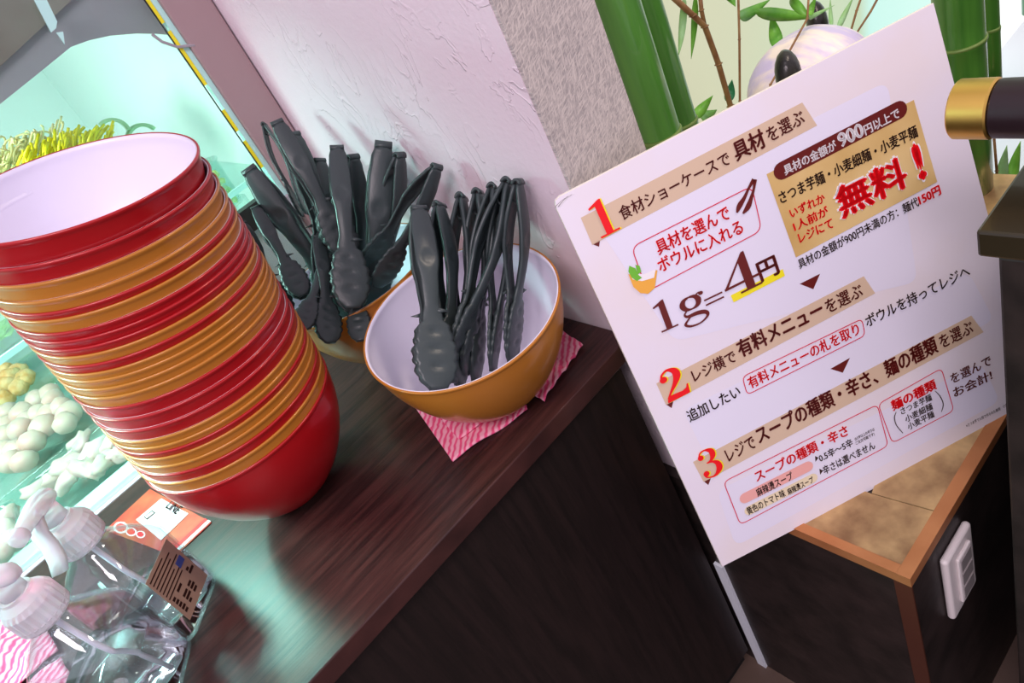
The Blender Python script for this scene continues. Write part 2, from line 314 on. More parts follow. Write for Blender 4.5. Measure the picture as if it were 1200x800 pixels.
# ---------------------------------------------------------------- food in the showcase
def tray(x0, x1, y0, y1, zt, h, label, th=.002):
    t = empty('clear_food_tray', ((x0 + x1) / 2, (y0 + y1) / 2, zt - h), label, 'tray', 'clear food trays')
    def ring(ins, z, n=6, rad=.025):
        pts = []
        for cx, cy, a0 in ((x1, y1, 0), (x0, y1, 90), (x0, y0, 180), (x1, y0, 270)):
            sx = -1 if cx == x1 else 1; sy = -1 if cy == y1 else 1
            for k in range(n + 1):
                a = math.radians(a0 + 90 * k / n); pts.append(V((cx + sx * (rad + ins) + rad * math.cos(a), cy + sy * (rad + ins) + rad * math.sin(a), z)))
        return pts
    rings = [ring(.012, zt - h + .003), ring(.006, zt - .003), ring(0, zt - .003), ring(0, zt), ring(.007, zt), ring(.014, zt - h + .005)]
    n = len(rings[0]); v = [p for r in rings for p in r]
    f = [(i * n + k, i * n + (k + 1) % n, (i + 1) * n + (k + 1) % n, (i + 1) * n + k) for i in range(5) for k in range(n)]
    mesh_obj('tray_body', v, f + [tuple(range(n)), tuple(range(5 * n, 6 * n))], M['tray'], t, True)
    return t
ZT = DK - .004
tray(-.212, .06, 1.062, 1.262, ZT, .038, 'clear tray of pale squid pieces nearest the worktop')
tray(-.44, -.226, 1.062, 1.262, ZT, .038, 'clear tray of pale pieces at the left edge')
tray(-.34, -.028, 1.275, 1.575, ZT, .038, 'clear tray heaped with pale fish balls')
tray(-.33, -.028, 1.590, 1.82, ZT, .038, 'clear tray holding orange fried balls')
tray(-.33, -.028, 1.835, 2.08, ZT, .038, 'clear tray of lime lettuce at the back')
def blob(seed, r, sq=(1, 1, .8), amp=.18, n=12):
    v = []; f = []
    for i in range(n // 2 + 1):
        for k in range(n):
            a = math.pi * i / (n // 2); b = 2 * math.pi * k / n
            p = V((math.sin(a) * math.cos(b), math.sin(a) * math.sin(b), math.cos(a)))
            q = 1 + amp * noise.noise(p * 1.6 + V((seed * 7.1, seed * 3.3, 0))); v.append((p.x * r * q * sq[0], p.y * r * q * sq[1], p.z * r * q * sq[2]))
    for i in range(n // 2):
        for k in range(n): f.append((i * n + k, i * n + (k + 1) % n, (i + 1) * n + (k + 1) % n, (i + 1) * n + k))
    me = bpy.data.meshes.new('blob'); me.from_pydata(v, [], f); me.update(); me.polygons.foreach_set('use_smooth', [True] * len(f)); return me
def strew(name, px, z, r, material, label, cat, group, sq=(1, 1, .8), amp=.2, n=12, jit=.3):
    ms = []
    for s in range(4): m_ = blob(s + r * 100, r, sq, amp, n); m_.materials.append(material); ms.append(m_)
    for i, (x, y) in enumerate(px):
        o = bpy.data.objects.new(name, ms[i % 4]); C.objects.link(o)
        o.location = on_z(x, y, z + random.uniform(0, .006)); o.rotation_euler = (random.uniform(-jit, jit), random.uniform(-jit, jit), random.uniform(0, 6.28)); s_ = random.uniform(.9, 1.1); o.scale = (s_, s_, s_)
        tag(o, label[i] if isinstance(label, list) else label, cat, group)
balls = [(58, 460), (43, 468), (71, 477), (8, 483), (26, 484), (45, 485), (59, 484), (81, 484), (76, 495), (24, 503), (51, 500), (33, 492), (7, 510), (38, 517), (18, 527), (2, 531), (5, 498), (12, 541), (62, 468), (28, 540)]
strew('fish_ball', balls, ZT + .002, .0215, M['ball'], 'pale round fish ball heaped in the clear tray behind the glass', 'food', 'fish balls in the clear tray', (1, 1, .85), .16)
strew('fish_ball', [(30, 498), (60, 492), (45, 475), (10, 495), (20, 515), (0, 520)], ZT - .018, .0215, M['ball'], 'pale round fish ball heaped in the clear tray behind the glass', 'food', 'fish balls in the clear tray', (1, 1, .85), .16)
strew('fried_ball', [(5, 433), (20, 435), (30, 442), (8, 448), (22, 453), (5, 467), (11, 440)], ZT - .004, .020, M['fried'], ['orange fried ball, ' + q for q in ('upper left of its tray at the photo edge', 'topmost of its tray', 'nearest the bowl stack', 'in the middle of the left side', 'large and lowest beside the bowl stack', 'lowest of its tray, partly cut by the photo edge', 'between the top two of its tray')], 'food', 'orange fried balls in a tray', (1.1, .9, .8), .25, 16)
strew('squid_piece', [(92, 523), (112, 530), (130, 521), (101, 549), (119, 545), (62, 560), (137, 533), (78, 563), (48, 572), (84, 545), (150, 528)], ZT - .008, .022, M['squid'], 'white curled squid piece in the tray nearest the worktop', 'food', 'squid pieces in a tray', (1.25, .7, .55), .7, 14, .6)
strew('pale_dumpling', [(4, 608), (13, 634), (2, 645), (8, 622)], ZT - .008, .020, M['squid'], ['pale peach piece, ' + q + ' in the left edge tray' for q in ('topmost', 'furthest right', 'lowest', 'second highest')], 'food', 'pale pieces at the left edge', (1.2, .8, .7), .4, 14)
lt = G()
for k in range(7):
    c0 = on_z(4 + k * 2 - 8, 398 - k * 3, ZT); a0 = k * .9; vs = []
    for i in range(7):
        for j in range(5): 
            u = i / 6 - .5; vv = j / 4 - .5; vs.append(c0 + V((math.cos(a0) * u * .09 - math.sin(a0) * vv * .06, math.sin(a0) * u * .09 + math.cos(a0) * vv * .06, .006 * math.sin(i * 2.2 + j * 1.7) + .003 * k)))
    lt.add(vs, [(i * 5 + j, i * 5 + j + 1, i * 5 + j + 6, i * 5 + j + 5) for i in range(6) for j in range(4)])
o = lt.build('lettuce', M['lettuce'], smooth=True, origin=on_z(4, 395, ZT)); tag(o, 'lime green lettuce leaves in the rear tray behind the bowl stack', 'vegetable'); sm = o.modifiers.new('s', 'SOLIDIFY'); sm.thickness = .0012
# upper shelf food: noodle heap, yellow strips, pale green rings, tub of yellow pickles
nd = G()
for k in range(230):
    px = random.uniform(-45, 62); tt = random.random(); base = on_y(px, 152 + (50 - px) * .36 + tt * 52, 1.3)
    base.y += random.uniform(-.06, .02); a0 = random.uniform(0, 6.28); pts = []; r0 = random.uniform(.008, .020); tl = random.uniform(-.8, .8)
    for i in range(7):
        a = a0 + i * .45; pts.append(base + V((math.cos(a) * r0, math.sin(a) * r0 * .7, math.sin(a * 1.3 + tl) * r0 * .6)))
    nd.tube(pts, .0016, 5)
tag(nd.build('noodle_heap', M['noodle'], smooth=True, origin=on_y(20, 185, 1.3)), 'heap of thin cream noodles on the glass shelf', 'noodles', kind='stuff')
pp = G()
for k in range(170):
    px = random.uniform(25, 128); base = on_y(px, 168 + (100 - px) * .22 + random.uniform(-14 + max(0, 100 - px) * .1, 34), 1.22); base.y += random.uniform(-.04, .02)
    d0 = V((random.uniform(.3, 1), random.uniform(-.4, .4), random.uniform(.2, 1.0))).normalized() * random.uniform(.012, .020)
    pp.tube([base - d0, base + V((0, 0, .002)), base + d0], .0020, 5)
tag(pp.build('yellow_strip_heap', M['pepper'], smooth=True, origin=on_y(90, 180, 1.22)), 'heap of bright yellow vegetable strips beside the noodles', 'vegetable', kind='stuff')
for tgt, rr, a0, a1, tl, ol in (((134, 158), .024, -.2, 1.9, 0, 'tallest curved pale green vegetable slice, above the bowl stack rim'), ((170, 165), .026, .3, 2.9, .3, 'outer arched pale green vegetable slice at the right of the shelf'), ((166, 170), .018, .4, 2.8, .2, 'inner arched pale green vegetable slice under the outer one'), ((122, 165), .017, .2, 1.6, .2, 'small pale green vegetable slice next to the yellow strips')):
    c0 = on_y(*tgt, 1.25); g = G(); ring = []
    for i in range(13):
        a = a0 + (a1 - a0) * i / 12
        for q, h in ((1, 0), (1, .012), (.80, .012), (.80, 0)): ring.append(c0 + V((math.cos(a) * rr * q, h - .006 + tl * .01, math.sin(a) * rr * q)))
    g.add(ring, [(i * 4 + k, i * 4 + (k + 1) % 4, i * 4 + 4 + (k + 1) % 4, i * 4 + 4 + k) for i in range(12) for k in range(4)] + [(0, 1, 2, 3), (51, 50, 49, 48)])
    tag(g.build('vegetable_ring', M['onion'], smooth=True, origin=c0), ol, 'vegetable', 'pale green slices on the shelf')
tc = on_y(247, 222, 1.16)
tub = empty('plastic_tub', tc, 'clear round tub of yellow pickles low behind the glass', 'tub')
G().lathe([(.030, -.032), (.034, .034), (.036, .034), (.036, .036), (.033, .036), (.0285, -.030)], 28, tc).build('tub_wall', M['tray'], tub, True)
pk = G()
for k in range(46):
    a = random.uniform(0, 6.28); q = random.uniform(0, .021); p = tc + V((math.cos(a) * q, math.sin(a) * q, random.uniform(-.027, .022))); d0 = V((random.uniform(-1, 1), random.uniform(-1, 1), random.uniform(-.6, .6))).normalized() * .0075
    pk.tube([p - d0, p, p + d0], .0045, 6)
tag(pk.build('yellow_pickle', M['yellow_food'], smooth=True, origin=tc), 'bright yellow pickled chunks filling the clear tub', 'vegetable', kind='stuff')
G().lathe([(.001, -.170), (.037, -.170), (.037, -.033), (.001, -.033)], 24, tc).build('tub_riser', M['tray'], tub)
# ---------------------------------------------------------------- bowls
BR = .1
def bowl_prof(off, top, n=18):
    out = []
    for i in range(n + 1):
        a = 1.15 * i / n
        r = math.cos(a) ** (2 / 1.745); z = -1.152 * math.sin(a) ** (2 / 1.745) / math.sin(1.15) ** (2 / 1.745)
        if z > -.045: continue
        out.append(((r * .988 - off) * BR, (z + off * .9 * (-z)) * BR))
    return out
outer = [(1.000 * BR, -.004 * BR), (1.001 * BR, -.014 * BR), (.998 * BR, -.028 * BR), (.990 * BR, -.040 * BR)] + bowl_prof(0, 0)
mid = bowl_prof(.010, 0); inn = bowl_prof(.020, 0)
def bowl_meshes(material):
    g = G().lathe([(.982 * BR, 0), (.992 * BR, .002 * BR)] + outer + [(.003 * BR, outer[-1][1]), (.003 * BR, mid[-1][1])] + mid[::-1] + [(.975 * BR, -.04 * BR)], 96, closed=True)
    me = bpy.data.meshes.new('bowl_shell'); me.from_pydata([tuple(v) for v in g.v], [], g.f)
    return me
def finish(me, material):
    bm = bmesh.new(); bm.from_mesh(me); bmesh.ops.recalc_face_normals(bm, faces=bm.faces); bm.to_mesh(me); bm.free()
    me.polygons.foreach_set('use_smooth', [True] * len(me.polygons)); me.materials.append(material); return me
shells = {k: finish(bowl_meshes(M[k]), M[k]) for k in ('red', 'ochre')}
gl = G().lathe([(.9815 * BR, -.0003), (.9735 * BR, -.04 * BR)] + mid + [(.003 * BR, mid[-1][1] + .0001), (.003 * BR, inn[-1][1])] + inn[::-1] + [(.962 * BR, -.04 * BR), (.970 * BR, -.0003)], 96, closed=True)
lm_ = bpy.data.meshes.new('bowl_lining'); lm_.from_pydata([tuple(v) for v in gl.v], [], gl.f); lining = finish(lm_, M['lining'])
def add_bowl(c, nrm, colour, label, group=None, name='serving_bowl'):
    r = empty(name, c, label, 'bowl', group); r.rotation_mode = 'QUATERNION'; r.rotation_quaternion = V((0, 0, 1)).rotation_difference(V(nrm).normalized())
    for nm, me in (('shell', shells[colour]), ('lining', lining)):
        o = bpy.data.objects.new(nm, me); C.objects.link(o); o.parent = r
    return r
ctp = V((.075, .687, EYE.z - .093)); cbt = V((.0499, .7025, EYE.z - .3513)); nt_ = V((.195, -.177, .965)); nb_ = V((.036, -.037, 1)).normalized()
ts = [1, .925, .87, .815, .775, .75, .705, .675, .645, .618, .583, .552, .525, .492, .457, .415, .365, .315, .268, .237, .212, .187, .150, .112, .070, .020]
cols = 'RRYYRYRRRYRYYYYRRRYYRYYRYR'
pos_w = {0: 'topmost red bowl, its white inside showing, on the tall stack', 25: 'bottom red bowl of the stack, standing on the walnut worktop'}
ordn = ['', 'second', 'third', 'fourth', 'fifth', 'sixth', 'seventh', 'eighth', 'ninth', 'tenth', 'eleventh', 'twelfth', 'thirteenth']
for i, (t, ccol) in enumerate(zip(ts, cols)):
    c0 = cbt + (ctp - cbt) * t; nn = nb_ + (nt_ - nb_) * t; cn = 'red' if ccol == 'R' else 'ochre'; w_ = 'red' if ccol == 'R' else 'ochre yellow'
    lab = pos_w.get(i) or (f'{w_} bowl, {ordn[i]} from the top of the tall stack' if i < 13 else f'{w_} bowl, {ordn[25 - i]} from the bottom of the tall stack'.replace('from the bottom', 'up from the bottom'))
    add_bowl(c0, nn, cn, lab, 'stacked red and ochre bowls')
FB = V((.2499, .5571, EYE.z - .3469)); add_bowl(FB, V((-.025, -.125, 1)), 'ochre', 'ochre bowl with white inside holding tongs, on the pink cloth', 'bowls of tongs')
BB = V((.262, .795, EYE.z - .3532)); add_bowl(BB, V((0, 0, 1)), 'ochre', 'ochre bowl behind, crammed with splayed black tongs', 'bowls of tongs')
# ---------------------------------------------------------------- tongs
TL = .19
def arm_w(s):                                # half width along the arm
    k = [(0, .0060), (.05, .0078), (.16, .0092), (.30, .0092), (.42, .0068), (.55, .0060), (.62, .0080), (.70, .0130), (.80, .0160), (.90, .0150), (.96, .0110), (1, .0050)]
    for (a, x), (b, y) in zip(k, k[1:]):
        if s <= b: q = (s - a) / (b - a); q = q * q * (3 - 2 * q); return (x + (y - x) * q) * 1.32
    return k[-1][1] * 1.32
def arm_z(s):                                # centre line offset: bows outwards, cups at the head
    return .0055 + .007 * math.sin(math.pi * min(s / .62, 1)) ** 1.2 - (.006 * ((s - .62) / .38) if s > .62 else 0)
def make_arm():
    NS, NV = 64, 10; top = []; bot = []
    for i in range(NS + 1):
        s = i / NS; w_ = arm_w(s); sc_ = 0
        if s > .64: ph = (s - .64) / .36 * 6.5 * math.pi; sc_ = .0030 * abs(math.sin(ph)) - .0010
        for j in range(NV + 1):
            v = j / NV * 2 - 1; y = v * (w_ + sc_); z = arm_z(s) - .0022 * v * v
            for sd, rr, dp in ((.30, .045, .0016),):
                d2 = ((s - sd) / rr) ** 2 + (v / .62) ** 2
                if d2 < 1: z -= dp * (1 - d2) ** .5
            for sd in (.70, .79, .88):
                d2 = ((s - sd) / .022) ** 2 + (v / .32) ** 2
                if d2 < 1: z -= .0020 * (1 - d2) ** .5
            top.append((s * TL, y, z)); bot.append((s * TL, y * .86, z - .0030 - (.0010 if abs(v) > .9 else 0)))
    n = NV + 1; N = len(top); f = []
    for i in range(NS):
        for j in range(NV):
            a = i * n + j; f.append((a, a + 1, a + n + 1, a + n)); f.append((N + a, N + a + n, N + a + n + 1, N + a + 1))
        f.append((i * n, (i + 1) * n, N + (i + 1) * n, N + i * n)); f.append((i * n + NV, N + i * n + NV, N + (i + 1) * n + NV, (i + 1) * n + NV))
    f.append(tuple([j for j in range(n)] + [N + j for j in range(NV, -1, -1)])); f.append(tuple([NS * n + j for j in range(n)] + [N + NS * n + j for j in range(NV, -1, -1)]))
    g = G().add(top + bot, f)
    # side lugs: a small rest spike at the neck
    z0 = arm_z(.585)
    g.prism([(.570 * TL, .005, z0 - .003), (.600 * TL, .005, z0 - .003), (.592 * TL, .0185, z0 - .0035)], (0, 0, .0022))
    me = bpy.data.meshes.new('arm'); me.from_pydata([tuple(v) for v in g.v], [], g.f); return finish(me, M['black'])
arm_me = make_arm()
def simple_me(g, name, m_): me = bpy.data.meshes.new(name); me.from_pydata([tuple(v) for v in g.v], [], g.f); return finish(me, m_)
# hinge: strap bent round the tip; catch: small wire loop in the gap
hg = G(); pr = []
for i in range(9):
    a = math.pi * i / 8; x = -.0065 * math.sin(a); z = .0050 * math.cos(a)
    for y, q in ((-.0080, 1), (.0080, 1), (.0080, .62), (-.0080, .62)): pr.append((x * (1 if q == 1 else .55), y, z * q))
hg.add(pr, [(i * 4 + k, i * 4 + (k + 1) % 4, i * 4 + 4 + (k + 1) % 4, i * 4 + 4 + k) for i in range(8) for k in range(4)] + [(0, 1, 2, 3), (35, 34, 33, 32)])
hinge_me = simple_me(hg, 'hinge', M['black'])
cg = G().tube([(.012 + .008 * math.cos(a), 0, .0062 * math.sin(a)) for a in [math.pi * (.1 + 1.5 * k / 10) - 1.9 for k in range(11)]], .0011, 6)
catch_me = simple_me(cg, 'catch', M['black'])
def add_tongs(tip, head, roll, openang, label, group):
    tip = V(tip); head = V(head); X = (head - tip); L = X.length; X.normalize()
    cz = (EYE - tip).normalized(); cz = (cz - X * cz.dot(X)).normalized(); cy = cz.cross(X)
    Z = cz * math.cos(roll) + cy * math.sin(roll); Y = Z.cross(X); s = L / TL
    r = empty('kitchen_tongs', tip, label, 'tongs', group)
    r.matrix_world = Matrix(((X.x * s, Y.x * s, Z.x * s, tip.x), (X.y * s, Y.y * s, Z.y * s, tip.y), (X.z * s, Y.z * s, Z.z * s, tip.z), (0, 0, 0, 1)))
    a = bpy.data.objects.new('arm', arm_me); C.objects.link(a); a.parent = r
    b = bpy.data.objects.new('arm', arm_me); C.objects.link(b); b.parent = r
    b.matrix_local = Matrix.Rotation(openang, 4, 'Y') @ Matrix.Diagonal((1, -1, -1, 1)).to_4x4()
    for nm, me in (('hinge', hinge_me), ('catch', catch_me)): o = bpy.data.objects.new(nm, me); C.objects.link(o); o.parent = r
    return r
gb = 'tongs in the rear ochre bowl'; gf = 'tongs in the front ochre bowl'
rear = [  # tip px, tip y, head px, head y, roll, opening, label
    ((326, 146), .80, (412, 300), .735, .15, .16, 'black tongs at the upper left of the rear bowl, leaning on the showcase post'),
    ((294, 202), .86, (418, 372), .765, -.2, .12, 'black tongs with the longest slanting handle crossing the black bar of the showcase'),
    ((300, 245), .84, (356, 345), .755, .1, .10, 'tongs catching teal light just beside the bowl stack, head uppermost'),
    ((284, 264), .86, (336, 372), .765, .25, .08, 'tongs half hidden by the bowl stack, lowest at the left'),
    ((395, 176), .77, (414, 360), .695, .05, .15, 'black tongs standing upright in front of the wall with a large scalloped head'),
    ((449, 173), .745, (432, 402), .745, .1, .10, 'tall dark tongs in the middle of the rear bowl'),
    ((511, 197), .655, (444, 338), .715, .75, .25, 'spread tongs leaning right over the rear bowl toward the wall'),
    ((345, 160), .86, (400, 330), .81, .3, .12, 'dark tongs just behind the upper left pair'),
    ((414, 186), .79, (428, 350), .80, .6, .10, 'shaded tongs behind the upright large headed pair'),
    ((375, 190), .85, (398, 345), .81, .5, .10, 'black tongs at the back against the plaster wall, blunt tip showing'),
    ((468, 184), .72, (446, 352), .76, .9, .08, 'narrow dark tongs just right of the tall middle pair'),
    ((310, 147), .93, (362, 250), .88, 1.35, .10, 'tongs furthest back, their looped tip against the showcase post'),
    ((386, 300), .77, (352, 385), .715, -.3, .05, 'tongs sunk low with the dark head on the rim of the rear bowl'),
    ((412, 296), .76, (422, 398), .690, -.2, .05, 'tongs sunk low with the dark head beside the front bowl'),
    ((372, 280), .78, (388, 400), .700, .3, .05, 'tongs sunk deepest, broad dark head hanging over the rim'),
]
for tp, ty, hp, hy, ro, op, lab in rear: add_tongs(on_y(*tp, ty), on_y(*hp, hy), ro, op, lab, gb)
front = [
    ((491, 247), .600, (516, 455), .515, .28, .06, 'leftmost tongs of the front bowl, broad face turned outward with a side spike'),
    ((515, 243), .615, (535, 448), .545, 1.0, .04, 'second tongs from the left in the front bowl, catching teal light'),
    ((541, 234), .615, (543, 452), .550, 1.2, .04, 'third tongs from the left in the front bowl, edge on'),
    ((560, 228), .598, (562, 446), .560, 1.25, .04, 'fourth tongs from the left in the front bowl, edge on'),
    ((577, 222), .578, (548, 440), .555, 1.3, .035, 'fifth tongs from the left in the front bowl, slanting down left'),
    ((594, 216), .553, (532, 436), .550, 1.2, .035, 'long slanting tongs crossing the others in the front bowl'),
    ((607, 216), .538, (604, 424), .535, 1.2, .035, 'rightmost tongs of the front bowl, straight and edge on'),
    ((588, 226), .562, (582, 434), .550, 1.35, .04, 'tongs second from the right in the front bowl, partly covered'),
]
for tp, ty, hp, hy, ro, op, lab in front: add_tongs(on_y(*tp, ty), on_y(*hp, hy), ro, op, lab, gf)
# ---------------------------------------------------------------- cloths
def cloth(name, c, nu, nv, zf, label, origin, th=.0016):
    P = []
    for i in range(nu + 1):
        for j in range(nv + 1):
            u, v = i / nu, j / nv
            p = (c[0] * (1 - u) + c[3] * u) * (1 - v) + (c[1] * (1 - u) + c[2] * u) * v; p = V(p); p.z += zf(u, v); P.append(p)
    n = nv + 1; f = [(i * n + j, i * n + j + 1, (i + 1) * n + j + 1, (i + 1) * n + j) for i in range(nu) for j in range(nv)]
    o = mesh_obj(name, P, f, M['cloth'], None, True, origin=origin); s = o.modifiers.new('s', 'SOLIDIFY'); s.thickness = th; s.offset = 1
    if label: tag(o, label, 'cloth')
    return o
cz_ = V((0, 0, CT + .0006))
pc = [V((.196, .676, 0)) + cz_, V((.160, .553, 0)) + cz_, V((.245, .523, 0)) + cz_, V((.330, .640, 0)) + cz_]
cl1 = cloth('wiping_cloth', pc, 26, 26, lambda u, v: .0018 * (1 + math.sin(u * 9 + v * 5)) * (.3 + v * .6), 'folded pink and white wavy cloth under the front bowl of tongs', V((.24, .6, CT)))
o = cloth('cloth_fold', [p + V((.004, .003, .0055)) for p in (V((.20, .66, 0)) + cz_, V((.178, .562, 0)) + cz_, V((.252, .533, 0)) + cz_, V((.32, .64, 0)) + cz_)], 20, 20, lambda u, v: .0012 * math.sin(u * 11 + v * 4), None, V((0, 0, 0)))
o.parent = cl1; o.location = -V((.24, .6, CT))
pc2 = [V((.262, .560, 0)) + cz_, V((.262, .515, 0)) + cz_, V((.341, .530, 0)) + cz_, V((.352, .572, 0)) + cz_]
o = cloth('cloth_corner', pc2, 24, 16, lambda u, v: .003 * abs(math.sin(u * 12 + v * 3)) + .004 * abs(noise.noise(V((u * 5, v * 4, 1)))), None, V((0, 0, 0))); o.parent = cl1; o.location = -V((.24, .6, CT))
def crump(seed, h):
    def z(u, v):
        e = min(u, 1 - u, v, 1 - v); k = min(1, e * 5)
        return h * (.25 + .9 * abs(noise.noise(V((u * 3.2 + seed, v * 3.0, seed)))) + .35 * abs(noise.noise(V((u * 8, v * 8, seed))))) * (.25 + .75 * k)
    return z
cloth('wiping_cloth', [V((-.44, .965, CT + .001)), V((-.44, .80, CT + .001)), V((-.225, .79, CT + .001)), V((-.235, .955, CT + .001))], 40, 40, crump(2.3, .045), 'crumpled pink wavy cloth on the worktop behind the spray bottles', V((-.32, .88, CT)))
cloth('wiping_cloth', [V((-.40, .79, CT + .001)), V((-.40, .66, CT + .001)), V((-.215, .67, CT + .001)), V((-.225, .775, CT + .001))], 36, 36, crump(5.1, .045), 'crumpled pink wavy cloth in the lower left corner, nearest the camera', V((-.3, .72, CT)))
# ---------------------------------------------------------------- flat print helpers
def text_mesh(body, bold=0.0):
    c = bpy.data.curves.new('t', 'FONT'); c.body = body; c.resolution_u = 3
    o = bpy.data.objects.new('t', c); C.objects.link(o); bpy.context.view_layer.update()
    me = bpy.data.meshes.new_from_object(o.evaluated_get(bpy.context.evaluated_depsgraph_get()))
    v0 = [v.co.copy() for v in me.vertices]; f0 = [tuple(p.vertices) for p in me.polygons]
    bpy.data.objects.remove(o); bpy.data.curves.remove(c); bpy.data.meshes.remove(me)
    if not bold: return v0, f0
    vs = []; fs = []                         # heavier weights: the same strokes struck again a hair apart
    for dx, dy in ((-bold, 0), (bold, 0), (0, bold * .7), (0, -bold * .7)):
        k = len(vs); vs += [V((v.x + dx, v.y + dy, 0)) for v in v0]; fs += [tuple(i + k for i in q) for q in f0]
    return vs, fs
# leaflet on the worktop
def on_ct(x, y, dz=0): return on_z(x, y, CT + dz)
lf = empty('leaflet', on_ct(185, 615), 'red menu leaflet with a white card, under the edge of the bowl stack', 'leaflet')
LQ = [on_ct(*p, .0008) for p in ((124, 621), (176, 573), (248, 612), (205, 652))]
LC = [V((p.x, p.y, CT + .0006)) for p in LQ]
G().prism(LC, (0, 0, .0008)).build('leaflet_sheet', M['leaflet'], lf)
def lpoly(px, mt, nm, z): G().prism([V((*(on_ct(*p).xy), CT + z)) for p in px], (0, 0, .0003)).build(nm, mt, lf)
lpoly([(205, 651), (248, 611.5), (245, 610), (203, 649)], M['qr_white'], 'leaflet_border', .0015)
lpoly([(203, 648.5), (244.5, 610), (241.5, 608), (201, 645)], M['red_ink'], 'leaflet_border', .0015)
lpoly([(161, 610), (190.5, 585), (222, 603), (190, 634)], M['qr_white'], 'white_card', .0019)
lpoly([(170, 607), (180, 599), (184, 602), (174, 610.5)], M['ink'], 'phone_mark', .0023)
lpoly([(172, 607), (180, 601), (182, 602.3), (174, 608.6)], M['qr_white'], 'phone_mark', .0027)
def lring(cx, cy, r1, r2, mt, nm):
    pts = [(cx + math.cos(a) * r1 * .8, cy + math.sin(a) * r1 * .62) for a in [i * .52 for i in range(12)]]; lpoly(pts, mt, nm, .0016)
    pts = [(cx + math.cos(a) * r2 * .8, cy + math.sin(a) * r2 * .62) for a in [i * .52 for i in range(12)]]; lpoly(pts, M['red_ink'], nm, .0020)
lring(143, 619, 11, 8, M['white_ink'], 'logo_disc'); lring(155, 624, 8, 6, M['white_ink'], 'logo_disc'); lring(166, 627, 7, 5, M['white_ink'], 'logo_disc')
def ground_text(body, p0, p1, mt, parent, bold=.012, z=.0030):
    a, b = on_ct(*p0), on_ct(*p1); vs, fs = text_mesh(body, bold); x0 = min(v.x for v in vs); x1 = max(v.x for v in vs)
    X = (b - a); k = X.length / (x1 - x0); X.normalize(); Y = V((0, 0, 1)).cross(X)
    mesh_obj('lettering', [V(((a + X * (v.x - x0) * k + Y * v.y * k).xy[0], (a + X * (v.x - x0) * k + Y * v.y * k).xy[1], CT + z)) for v in vs], fs, mt, parent)
ground_text('LINE', (195.5, 596), (208, 604.5), M['ink'], lf)
